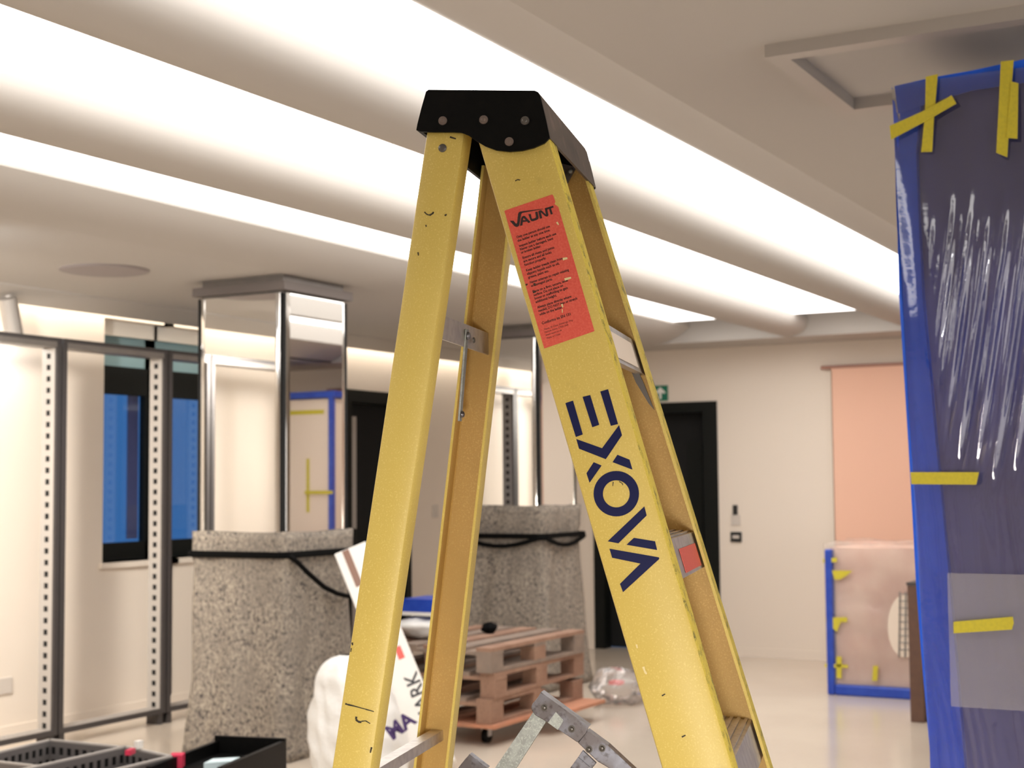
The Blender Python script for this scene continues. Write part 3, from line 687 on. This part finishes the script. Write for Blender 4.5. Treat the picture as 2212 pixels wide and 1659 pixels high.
MB().box((ux-.002, uy-1.05, 2.16), (ux-.0005, uy-.1, 2.20)).build('yellow_tape', 'tapey', g)

# ================================================================ WRAPPED PILLAR (right)
X3 = 3.86; P3 = onX(1934, 190, X3); S3 = .60; zt3 = P3.z
y3 = P3.y
g = empty('wrapped_pillar', (X3+S3/2, y3-S3/2, 0), 'pillar wrapped in clear plastic with blue foam edges and yellow tape at the right', 'pillar')
pbt = onX(2018, 1659, X3); kk = (y3-pbt.y)/(zt3-pbt.z); yf = y3-kk*zt3      # left edge of the wrap at floor level
MB().hexa([(X3+.03, y3-S3+.02, 0), (X3+S3-.03, y3-S3+.02, 0), (X3+S3-.03, yf-.03, 0), (X3+.03, yf-.03, 0)], [(X3+.03, y3-S3+.02, zt3-.02), (X3+S3-.03, y3-S3+.02, zt3-.02), (X3+S3-.03, y3-.035, zt3-.02), (X3+.03, y3-.035, zt3-.02)]).build('pillar_core', 'core', g)
# edge foam: slightly bulging blue profile, leaning with the wrap as in the photograph
LE = [(1945, 205), (1941, 330), (1938, 480), (1942, 640), (1952, 800), (1962, 960), (1970, 1100), (1978, 1250), (1989, 1400), (2003, 1560), (2014, 1680)]
RE = [(1990, 205), (1979, 330), (1985, 480), (1993, 640), (2008, 800), (2022, 960), (2036, 1100), (2050, 1250), (2063, 1400), (2076, 1560), (2086, 1680)]
m = MB(); A = []; B = []; A2 = []; B2 = []
for (a, b) in zip(LE, RE):
    pa = onX(*a, X3+.012); pb_ = onX(*b, X3+.002); A.append(pa); B.append(pb_); A2.append(pa+Vector((.05, .0, 0))); B2.append(pb_+Vector((.03, 0, 0)))
bot = []
for L in (A, B, A2, B2): L.append(Vector((L[-1].x, L[-1].y, 0)))
m.strip(A, B); m.strip(A, A2); m.strip(B, B2); m.strip(A2, B2); m.build('corner_foam', 'bluef', g, smooth=True)
A = [onX(x, y, X3-.004) for x, y in ((1932, 186), (2010, 168), (2100, 152), (2230, 124))]; B = [onX(x, y, X3-.004) for x, y in ((1940, 246), (2010, 222), (2100, 196), (2230, 176))]
A += [Vector((X3-.004, y3-S3+.01, zt3+.02))]; B += [Vector((X3-.004, y3-S3+.01, zt3-.06))]
m = MB().strip(A, B); m.strip(A, [p+Vector((.06, 0, .01)) for p in A]); m.build('top_foam', 'bluef', g, smooth=True)
# crumpled outer film with folds
def streak(u, v):
    # u: 0 at the left edge .. 1 right ; v: 0 bottom .. 1 top
    s = 0.
    w1 = max(0, 1-abs(v-.73)/.17); w1 = w1*w1*(3-2*w1)*(min(1, max(0, (u-.14)/.12)))
    q = u*S3*1.0 - (v-.73)*zt3*.22           # diagonal coordinate
    n = math.sin(q*135+2.0*math.sin(v*9+q*13))+.6*math.sin(q*235+1.3+3*math.sin(v*6))+.6*math.sin(q*63+v*5)
    s += w1*.0062*n
    w2 = max(0, 1-abs(v-.22)/.24)
    q2 = u*S3 + (v-.25)*zt3*.20
    s += w2*.0016*math.sin(q2*230+2*math.sin(v*30))*math.exp(-((q2-.16)/.06)**2)
    return s
wavy((X3-.014, yf+.008, .0), (0, -S3+(y3-yf), 0), (0, y3-yf, zt3+.005), 260, 320, (-1, 0, 0), .0035, 21, streak).build('outer_film', 'film', g, smooth=True, sharp=180)
wavy((X3-.014, yf+.009, .0), (.5, .0, 0), (0, y3-yf, zt3), 20, 60, (0, 1, 0), .006, 22).build('outer_film', 'film', g, smooth=True, sharp=180)
za1 = onX(2100, 1238, X3).z; za0 = onX(2100, 1526, X3).z; ym = onX(2050, 1238, X3).y
wavy((X3-.020, ym, za0), (0, -(ym-(y3-S3)), 0), (0, 0, za1-za0), 40, 40, (-1, 0, 0), .002, 23).build('overlap_film', 'filmm', g, smooth=True, sharp=180)
XT = X3-.026
for P in (((2000, 166), (2026, 160), (2018, 255), (1998, 258)), ((1998, 250), (2018, 248), (2014, 328), (1990, 329)),
          ((1922, 272), (1990, 242), (2056, 206), (2066, 224), (2000, 262), (1925, 302)),
          ((2162, 133), (2190, 130), (2184, 200), (2176, 340), (2152, 330), (2158, 220)), ((2184, 176), (2200, 180), (2198, 300), (2174, 298)),
          ((1967, 1020), (2115, 1020), (2109, 1047), (1969, 1046)), ((2060, 1343), (2188, 1332), (2190, 1346), (2186, 1360), (2060, 1368))):
    XT -= .0022; tq(XT, P, parent=g)

# ================================================================ THE STEPLADDER
FH = Vector((math.cos(YAW), math.sin(YAW), 0)); RH = Vector((math.sin(YAW), -math.cos(YAW), 0)); ZV = Vector((0, 0, 1))
an = math.atan(754/3200)
LW = FH*math.cos(an)+RH*math.sin(an); LU = RH*math.cos(an)-FH*math.sin(an)
d_ = ray(1150, 200); LP = CAMP+d_*(1.94/d_.dot(FH)); LZ = LP.z
WT, TP = .325, .058
def nr(x, y, off=0., side=0):
    """pixel -> (a, z) on the near (0) or far (1) side frame plane, shifted inwards by off"""
    d = ray(x, y); s = 1 if side == 0 else -1; base = 0 if side == 0 else WT
    # LW.(p-LP) = base - s*TP*(LZ-z) + s*off
    t = (base+s*off-s*TP*(LZ-CH)-LW.dot(CAMP-LP))/(LW.dot(d)-s*TP*d.z)
    p = CAMP+d*t; return ((p-LP).dot(LU), p.z)
def LPt(a, z, side=0, off=0.):
    s = 1 if side == 0 else -1
    o = (0 if side == 0 else WT)-s*TP*(LZ-z)+s*off
    return LP+LU*a+LW*o+ZV*(z-LZ)
lad = empty('stepladder', Vector(((LP+LW*.16).x, (LP+LW*.16).y, 0)), 'yellow fibreglass stepladder with black top cap, red warning label and navy lettering', 'ladder')
def line(pts):   # least squares a = k z + c
    n = len(pts); sz = sum(p[1] for p in pts)/n; sa = sum(p[0] for p in pts)/n
    k = sum((p[1]-sz)*(p[0]-sa) for p in pts)/sum((p[1]-sz)**2 for p in pts); return k, sa-k*sz
fl = line([nr(*q) for q in ((1035, 310), (1174, 800), (1323, 1300), (1430, 1659))])
fr = line([nr(*q) for q in ((1190, 305), (1331, 800), (1478, 1300), (1585, 1659))])
rl = line([nr(*q) for q in ((919, 290), (776, 1259), (714, 1659))])
rq = line([nr(*q) for q in ((1003, 295), (861, 1259), (802, 1659))])
def rail(side, L, Rr, ztop, fl_, th, name, r=.006):
    """C channel: outer web + two flanges turned inwards; returns object"""
    prof = []
    def ring(z):
        a0, a1 = L[0]*z+L[1], Rr[0]*z+Rr[1]
        out = [(a0, fl_), (a0, r), (a0+r*.3, r*.3), (a0+r, 0), (a1-r, 0), (a1-r*.3, r*.3), (a1, r), (a1, fl_), (a1-th, fl_), (a1-th, th+.002), (a1-th-.002, th), (a0+th+.002, th), (a0+th, th+.002), (a0+th, fl_)]
        return [LPt(a, z, side, o) for a, o in out]
    zs_ = [.012]+[.25*i for i in range(1, 8)]+[ztop]
    rings = [ring(z) for z in zs_]; n = len(rings[0]); vs = sum(rings, []); fs = []
    for k in range(len(rings)-1):
        for j in range(n): fs.append((k*n+j, k*n+(j+1) % n, (k+1)*n+(j+1) % n, (k+1)*n+j))
    # end caps
    for k in (0, len(rings)-1):
        for q in ((0, 1, 12, 13), (1, 2, 3, 11), (1, 11, 12), (3, 4, 10, 11), (4, 5, 6, 9), (4, 9, 10), (6, 7, 8, 9)): fs.append(tuple(k*n+i for i in q))
    m = MB().add(vs, fs); o = m.build(name, 'yellow', lad, smooth=True, sharp=35)
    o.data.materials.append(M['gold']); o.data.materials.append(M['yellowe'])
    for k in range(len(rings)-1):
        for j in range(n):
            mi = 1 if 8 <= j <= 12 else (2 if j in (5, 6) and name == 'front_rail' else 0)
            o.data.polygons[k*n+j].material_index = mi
    f = MB().obox(LPt(L[0]*.0+L[1]-.004, 0, side, -.004), LU*((Rr[1]-L[1])+.008), LW*(fl_+.008)*(1 if side == 0 else -1), ZV*.03); f.build('rubber_foot', 'blackp', o, bevel=.003)
    return o
FF, RF = .046, .036
nfr = rail(0, fl, fr, 1.985, FF, .0045, 'front_rail'); tag(nfr, 'nearer front rail with red label and navy lettering')
ffr = rail(1, fl, fr, 1.985, FF, .0045, 'front_rail')
nrr = rail(0, rl, rq, 1.99, RF, .004, 'rear_rail'); frr = rail(1, rl, rq, 1.99, RF, .004, 'rear_rail')
# ---- cap
cap_px = [(903, 284), (905, 272), (914, 236), (924, 201), (929, 197), (1158, 199), (1165, 202), (1170, 212), (1182, 262), (1190, 300), (1178, 312), (1155, 322), (1130, 328), (1103, 330), (1075, 327), (1050, 318), (1030, 306), (1015, 295), (1000, 289), (980, 288), (940, 288), (912, 287)]
capA = [nr(x, y) for x, y in cap_px]
COFF = -.008
for side in (0, 1):
    s = 1 if side == 0 else -1
    pts = [LPt(a, z, side, COFF) for a, z in capA]
    MB().prism(pts, LW*s*.005).build('cap_side', 'blackp', lad, smooth=True, sharp=50)
seq = capA[:10]
def sweep(ids, name, mt, th=.005):
    o1 = [LPt(*capA[i], 0, COFF+.004) for i in ids]; o2 = [LPt(*capA[i], 1, COFF+.004) for i in ids]
    m = MB(); cen = LPt(sum(p[0] for p in capA)/len(capA), 1.97, 0, .16)
    cA = (sum(p[0] for p in capA)/len(capA), 1.975)
    def ins(i):
        a, z = capA[i]; v = Vector((cA[0]-a, cA[1]-z)).normalized()*th; return (a+v.x, z+v.y)
    i1 = [LPt(*ins(i), 0, COFF+.004) for i in ids]; i2 = [LPt(*ins(i), 1, COFF+.004) for i in ids]
    m.strip(o1, o2); m.strip(i1, i2); m.strip(o1, i1); m.strip(o2, i2); m.strip([o1[0], o2[0]], [i1[0], i2[0]]); m.strip([o1[-1], o2[-1]], [i1[-1], i2[-1]])
    return m.build(name, mt, lad, smooth=True, sharp=60)
sweep([0, 1, 2, 3, 4], 'cap_back', 'blackp'); sweep([4, 5, 6], 'cap_top', 'blackp'); sweep([6, 7, 8, 9], 'cap_front', 'capface')
for x, y, mt in ((960, 264, 'rustrivet'), (1048, 262, 'rustrivet'), (1137, 264, 'rivet'), (1103, 309, 'rustrivet')):
    for side in (0, 1):
        a, z = nr(x, y); s = -1 if side == 0 else 1
        m = MB(); m.cyl(LPt(a, z, side, COFF), LPt(a, z, side, COFF-.0022), .0062, .0056, k=18); m.dome(LPt(a, z, side, COFF-.002), LW*s, .0036, .0012); m.build('rivet', mt, lad, smooth=True)
for side in (0, 1):
    a, z = nr(956, 320); s = -1 if side == 0 else 1
    MB().dome(LPt(a, z, side, 0), LW*s, .0058, .0022, 18).build('rivet', 'rivet', lad, smooth=True)
# bracket under the cap on the far rail
bk = [nr(x, y, .012, 1) for x, y in ((1206, 352), (1246, 362), (1240, 372), (1225, 400), (1212, 398))]
MB().prism([LPt(a, z, 1, .012) for a, z in bk], LW*-.003).build('cap_bracket', 'steel', lad)
a, z = nr(1233, 370, .016, 1); MB().dome(LPt(a, z, 1, .016), -LW, .004, .003).build('bolt', 'zinc', lad, smooth=True)
# ---- label and lettering on the near front rail
def decal(P, sc, ox, oy, off, name, mt, parent=nfr, th=.00025, side=0):
    pts = [LPt(*nr(x/sc+ox, y/sc+oy), 0, off) for x, y in P]
    return MB().prism(pts, LW*th*.9).build(name, mt, parent)
decal([(165, 232), (175, 226), (592, 84), (603, 95), (622, 152), (612, 168), (648, 196), (972, 1308), (522, 1464), (340, 850)], 4.1475, 1050, 400, -.0006, 'warning_label', 'label')
S3_ = 3.318
let = MB()
def addp(P, sc, ox, oy, off, m, th=.00025):
    m.prism([LPt(*nr(x/sc+ox, y/sc+oy), 0, off) for x, y in P], LW*th*.9)
for P in ([(237,235),(292,217),(362,460),(312,478)], [(360,190),(415,177),(480,390),(430,408)], [(487,152),(543,135),(615,385),(563,398)],
          ):
    addp(P, S3_, 1150, 800, -.0006, let)
let.build('letter_e', 'navy', nfr)
let = MB()
for P in ([(315,492),(500,558),(622,392),(643,465),(527,637),(335,562)], [(610,605),(697,640),(718,712),(575,658)], [(440,658),(497,682),(410,806),(388,738)]): addp(P, S3_, 1150, 800, -.0006, let)
let.build('letter_x', 'navy', nfr)
let = MB(); N = 48
for k in range(N):
    a0, a1 = 2*math.pi*k/N, 2*math.pi*(k+1)/N
    addp([(602+163*math.cos(a0), 884+163*math.sin(a0)), (602+163*math.cos(a1), 884+163*math.sin(a1)), (602+96*math.cos(a1), 885+97*math.sin(a1)), (602+96*math.cos(a0), 885+97*math.sin(a0))], S3_, 1150, 800, -.0006, let)
let.build('letter_o', 'navy', nfr)
let = MB()
for P in ([(803,975),(820,1040),(617,1240),(540,1225)], [(728,1200),(880,1225),(895,1288),(675,1250)]): addp(P, S3_, 1150, 800, -.0006, let)
let.build('letter_v', 'navy', nfr)
let = MB(); addp([(553,1278),(908,1340),(910,1352),(650,1590),(628,1530),(775,1385),(572,1343)], S3_, 1150, 800, -.0006, let); let.build('letter_a', 'navy', nfr)
logo = MB()
for P in ([(120,385),(205,385),(262,455),(285,430),(308,230),(325,195),(360,178),(860,115),(862,124),(400,208),(372,240),(335,470),(318,505),(285,522),(250,520),(225,505)],
          [(350,495),(375,330),(392,295),(425,276),(455,278),(448,300),(420,335),(400,490)], [(425,276),(462,282),(585,415),(535,435),(500,395),(430,322)], [(410,372),(480,372),(505,402),(405,412)],
          [(535,240),(590,235),(608,325),(625,345),(690,325),(708,300),(688,190),(738,178),(765,310),(755,345),(725,365),(640,395),(605,392),(580,365)],
          [(758,172),(800,148),(830,152),(930,248),(905,112),(950,98),(985,255),(970,285),(940,292),(905,275),(815,195),(845,325),(795,340)],
          [(905,105),(1090,50),(1102,85),(1042,108),(1082,235),(1037,245),(1000,122),(915,150)]):
    addp(P, 10.367, 1090, 440, -.0011, logo)
logo.build('brand_logo', 'labelk', nfr)
# small print: baseline runs square to the rail
pA = LPt(*nr(1089.8, 456), 0, -.0011); pB = LPt(*nr(1194.7, 419.8), 0, -.0011)
tex = (pB-pA).normalized(); pD = LPt(*nr(1175.9, 752.5), 0, -.0011); tup = (pA-pD); tup = (tup-tex*tup.dot(tex)).normalized()
LT = [((277, 478), (575, 380), 'Only one person should use'), ((286, 510), (578, 413), 'the ladder at any one time.'), ((299, 556), (632, 445), 'Inspect ladder before each use'), ((307, 587), (605, 487), 'Never use a damaged, bent'), ((316, 616), (497, 556), 'or broken ladder.'),
 ((330, 663), (615, 568), 'Ensure all rivets and joints'), ((339, 694), (590, 612), 'are secure and all locks'), ((348, 726), (542, 661), 'function properly.'), ((362, 775), (690, 664), 'Keep ladder treads clean from'), ((371, 806), (660, 712), 'slippery liquids such as oil,'), ((381, 838), (566, 776), 'grease, paint etc.'),
 ((396, 884), (746, 772), 'Never attempt to repair missing'), ((406, 914), (600, 852), 'or damaged parts.'), ((420, 966), (735, 862), 'Place on a firm, secure, level'), ((429, 996), (693, 908), 'surface. Do not place on'), ((438, 1027), (735, 928), 'boxes or scaffolding to gain'), ((447, 1058), (637, 998), 'additional height.'),
 ((463, 1106), (767, 1004), 'Always place directly where'), ((472, 1138), (820, 1024), 'needed, DO NOT lean or stretch'), ((482, 1170), (690, 1104), 'while on the ladder.'), ((503, 1250), (763, 1172), 'Conforms to EN 131'),
 ((522, 1300), (785, 1218), 'Vaunt, 20 Clew, Edinburgh Way,'), ((529, 1326), (742, 1260), 'Harlow, Essex, CM20 2NA'), ((537, 1352), (683, 1308), 'www.vaunt.co.uk'), ((546, 1380), (668, 1342), 'Made in China')]
allm = []
for (p0, p1, s) in LT:
    a = LPt(*nr(p0[0]/4.1475+1050, p0[1]/4.1475+400), 0, -.0010); b = LPt(*nr(p1[0]/4.1475+1050, p1[1]/4.1475+400), 0, -.0010)
    ln = (b-a).length; sz = .0052 if 'Conforms' in s else (.0034 if s[:4] in ('Vaun', 'Harl', 'www.', 'Made') else .0046)
    t = text_obj(s, sz, Vector((0, 0, 0)), Vector((1, 0, 0)), Vector((0, 1, 0)), 'labelk', None, 't', bold=.00012 if sz > .004 else 0)
    wd_ = max(v.co.x for v in t.data.vertices); kx = ln/wd_
    for v in t.data.vertices: v.co = a+tex*v.co.x*kx+tup*v.co.y-wloc(nfr)
    allm.append(t)
small = MB()
for t in allm:
    small.add([v.co+wloc(nfr) for v in t.data.vertices], [tuple(p.vertices) for p in t.data.polygons]); D.objects.remove(t)
small.build('label_print', 'labelk', nfr, fix=False)
# ---- scuffs and scratches (marks with a shape of their own)
sc = MB()
def scuff(m, pts, w, off=-.0005, side=0):
    P = [LPt(*nr(x, y), 0, off) for x, y in pts]
    for a, b in zip(P, P[1:]):
        d = (b-a); n = d.cross(LW).normalized()*w/FPX*1.94/2; m.prism([a-n, b-n*.7, b+n*.7, a+n], LW*.0002)
for pts, w in (([(917, 458), (922, 463), (928, 465)], 3), ([(928, 465), (934, 462), (937, 458)], 4.5), ([(961, 466), (965, 463)], 4), ([(746, 1520), (752, 1522), (765, 1525)], 4), ([(765, 1525), (790, 1532), (808, 1537)], 2.5), ([(770, 1548), (769, 1554), (774, 1559), (781, 1560)], 5), ([(781, 1558), (790, 1557), (800, 1563)], 2.5), ([(803, 1614), (800, 1626)], 4), ([(761, 1388), (762, 1394)], 4), ([(759, 1400), (758, 1408)], 2.5), ([(920, 486), (921, 490)], 3), ([(972, 296), (985, 300)], 4), ([(1113, 391), (1118, 388), (1124, 389)], 2.4), ([(1430, 1503), (1437, 1499)], 3), ([(1473, 1592), (1481, 1588)], 3.4), ([(903, 545), (904, 552)], 3)):
    scuff(sc, pts, w)
sc.build('scuff_marks', 'scuff', nrr); nrr.children[-1]['kind'] = 'stuff'
sc = MB()
for pts, w in (([(1136, 616), (1140, 614)], 4), ([(1325, 1041), (1324, 1050)], 2), ([(1338, 1040), (1344, 1044), (1346, 1048)], 2), ([(1154, 612), (1156, 618)], 4), ([(1152, 632), (1158, 630)], 4)): scuff(sc, pts, w, -.0012)
o = sc.build('scuff_marks', 'scuff', nfr); o['kind'] = 'stuff'
sc = MB()
for pts, w in (([(1375, 1392), (1377, 1400)], 4), ([(1390, 1440), (1393, 1450), (1397, 1456)], 5), ([(1216, 560), (1226, 558)], 6), ([(1220, 604), (1234, 600)], 5.5), ([(1214, 657), (1216, 664)], 4), ([(1203, 480), (1207, 486)], 4), ([(1215, 668), (1215, 676)], 2)): scuff(sc, pts, w, -.0012)
o = sc.build('scratches', 'paintspot', nfr); o['kind'] = 'stuff'
# ---- treads
ce = math.cos(R(4.1)); se = math.sin(R(4.1))
def fline(L, z): return L[0]*z+L[1]
for i, zt_ in enumerate((1.715, 1.425, 1.145, .865, .585, .305)):
    nose = fline(fr, zt_)-.009; hh = .052; dp = .064
    top0 = (nose, zt_); back = (nose-dp*ce, zt_+dp*se); bot = (fline(fr, zt_-hh)-.009, zt_-hh)
    prof = [back, (nose-.004, zt_+.0), top0, bot, (bot[0]-.012, bot[1]), (bot[0]-.012, bot[1]+.003), (bot[0]-.004, bot[1]+.004), (nose-.006, zt_-.004), (back[0]+.003, back[1]-.004), (back[0]+.003, back[1]-.03), (back[0], back[1]-.03)]
    def pr(pts, o0=.005, o1=.005): return [LPt(a, z, 0, o0) for a, z in pts], [LPt(a, z, 1, o1) for a, z in pts]
    A, B = pr(prof); n = len(prof); tri = tessellate_polygon([[Vector((a, z, 0)) for a, z in prof]])
    m = MB().add(A+B, [(k, (k+1) % n, (k+1) % n+n, k+n) for k in range(n)]+[tuple(t) for t in tri]+[tuple(q+n for q in t) for t in tri])
    tr_ = m.build('tread', 'alu', lad)
    rib = MB()
    for k in range(5):
        a = nose-.006-k*.011; z = zt_+.006*se+k*.011*se
        A, B = pr([(a, z), (a-.005*ce, z+.005*se), (a-.005*ce, z+.005*se+.0018), (a, z+.0018)]); rib.add(A+B, [(0,1,2,3),(4,5,6,7),(0,1,5,4),(1,2,6,5),(2,3,7,6),(3,0,4,7)])
    rib.build('grip_ribs', 'alu', tr_)
    if i < 2:
        def fp(t, w0): z = zt_-.004-t*(hh-.008); a = fline(fr, z)-.009; p = LPt(a, z, 0, .005).lerp(LPt(a, z, 1, .005), w0); return p+LU*.0008
        q = [fp(.12, .28), fp(.12, .80), fp(.95, .80), fp(.95, .28)] if i == 0 else [fp(.25, .38), fp(.25, .88), fp(.98, .88), fp(.98, .38)]
        MB().prism(q, LU*.0006).build('tread_sticker', 'cream' if i == 0 else 'label', tr_)
    for side in (0, 1):
        for w0 in (.006,):
            a = fline(fr, zt_-.022)-.016; m = MB(); s = -1 if side == 0 else 1
            m.obox(LPt(fline(fr, zt_-.02)-.001, zt_-.032, side, .012), LU*.003, LW*(-s)*.006, ZV*.020-LU*.005)
            m.obox(LPt(fline(fr, zt_-.02)-.001, zt_-.036, side, .034), LU*.0035, LW*(-s)*.007, ZV*.022-LU*.005)
            m.build('tread_fixing', 'blackp', tr_)
# diagonal gusset under the first tread on the far rail
gs = [nr(x, y, .03, 1) for x, y in ((1356, 782), (1372, 786), (1392, 830), (1414, 886), (1402, 872), (1374, 826))]
MB().prism([LPt(a, z, 1, .03) for a, z in gs], LW*-.004).build('gusset', 'rivet', lad)
# ---- rear braces (angle bars)
for zt_ in (1.735, 1.115, .50):
    am = (fline(rl, zt_)+fline(rq, zt_))/2+.004
    def br(a, z, o=.004): return LPt(a, z, 0, o), LPt(a, z, 1, o)
    wb, fb = (.034, .030) if zt_ > 1.5 else (.016, .019)
    sec = [(am+.001, zt_), (am+.001, zt_-wb), (am-.002, zt_-wb), (am-.002, zt_-.003), (am-fb, zt_-.003), (am-fb, zt_)]
    A = [br(*p)[0] for p in sec]; B = [br(*p)[1] for p in sec]; n = 6
    MB().add(A+B, [(k, (k+1) % n, (k+1) % n+n, k+n) for k in range(n)]+[(0, 1, 2, 3), (0, 3, 4, 5), (6, 7, 8, 9), (6, 9, 10, 11)]).build('rear_brace', 'alu', lad)
# hanging link on the upper rear brace
zt_ = 1.735; am = (fline(rl, zt_)+fline(rq, zt_))/2+.006
q = LPt(am, zt_-.018, 0).lerp(LPt(am, zt_-.018, 1), .60)
MB().obox(q-LW*.006+ZV*.010, LU*.003, LW*.014, ZV*-.135-LU*.012).build('hinge_link', 'zinc', lad, bevel=.001)
MB().dome(q+LU*.003, LU, .006, .004).build('bolt', 'steel', lad, smooth=True)
MB().dome(q+LU*.003-ZV*.115-LU*.010, LU, .005, .004).build('bolt', 'steel', lad, smooth=True)
MB().dome(q+LU*.002+LW*.035-ZV*.003, LU, .0045, .003).build('bolt', 'rivet', lad, smooth=True)
# ---- folded spreader
SO = .10
def spx(P, off, th, name, mt, parent=lad, bev=.0012):
    pts = [LPt(*nr(x/5.37+1000, y/5.37+1350, off), 0, off) for x, y in P]
    return MB().prism(pts, LW*th).build(name, mt, parent, bevel=bev)
arm = spx([(812, 1012), (850, 985), (955, 1075), (962, 1128), (620, 1662), (100, 2500), (-160, 2400), (372, 1655)], SO+.006, .004, 'spreader_arm', 'zinc')
ch = spx([(905, 780), (1458, 1182), (1425, 1262), (1368, 1330), (1330, 1366), (1218, 1290), (958, 1118), (840, 1050), (798, 995), (790, 955), (805, 915), (860, 850)], SO, .003, 'hinge_plate', 'steel')
lip = spx([(905, 778), (1458, 1180), (1452, 1190), (898, 790)], SO-.003, .020, 'hinge_lip', 'steel', ch, 0)
spx([(1078, 1010), (1168, 1108), (1100, 1218), (985, 1132)], SO-.0006, .001, 'hinge_step', 'zinc', ch, 0)
arm2 = spx([(1440, 1225), (1560, 1305), (1680, 1400), (1960, 1660), (2500, 2160), (2330, 2330), (1690, 1662), (1560, 1585), (1330, 1366)], SO+.004, .004, 'spreader_arm', 'steel')
spx([(1440, 1222), (1680, 1398), (1960, 1658), (2500, 2158), (2494, 2166), (1950, 1668), (1672, 1408), (1434, 1232)], SO+.001, .018, 'arm_lip', 'steel', arm2, 0)
arm3 = spx([(1390, 1450), (1550, 1600), (1500, 1662), (1150, 2150), (900, 2100), (1240, 1662), (1330, 1540)], SO+.012, .004, 'spreader_arm', 'steel')
spx([(1335, 1535), (1470, 1650), (1462, 1662), (1326, 1550)], SO+.009, .012, 'arm_lip', 'steel', arm3, 0)
arm4 = spx([(75, 1500), (285, 1662), (700, 2000), (500, 2200), (-60, 1662), (20, 1560)], SO+.03, .004, 'spreader_arm', 'steel')
spx([(75, 1498), (285, 1660), (276, 1670), (66, 1508)], SO+.024, .014, 'arm_lip', 'steel', arm4, 0)
for x, y, par in ((945, 960, ch), (1262, 1207, ch), (1462, 1442, arm2), (1615, 1430, arm2)):
    off = SO if par is ch else SO+.004
    a, z = nr(x/5.37+1000, y/5.37+1350, off); m = MB(); m.cyl(LPt(a, z, 0, off), LPt(a, z, 0, off-.0012), .0048, k=16); m.dome(LPt(a, z, 0, off-.001), -LW, .0034, .0028); m.build('rivet', 'rivet' , par, smooth=True)

# unseen lamps assumed behind the camera; their glints do not show in the chrome
for (x, y, z, lab) in ((2.3, -1.6, 2.45, 'assumed small bright ceiling spot lamp behind the viewpoint'), (1.0, -3.2, 1.75, 'assumed bright work lamp on a stand behind the viewpoint')):
    g = empty('assumed_lamp', (x, y, 0 if z < 2 else z), lab, 'lamp')
    MB().box((x-.09, y-.05, z-.06), (x+.09, y+.05, z+.06)).build('lamp_housing', 'blackp', g)
    MB().box((x-.08, y+.05, z-.05), (x+.08, y+.055, z+.05)).build('lens', 'spot', g)
    if z < 2: MB().cyl((x, y, 0), (x, y, z-.06), .015).build('pole', 'grey', g)
    else: MB().cyl((x, y, z+.06), (x, y, 2.68), .012).build('pole', 'grey', g)
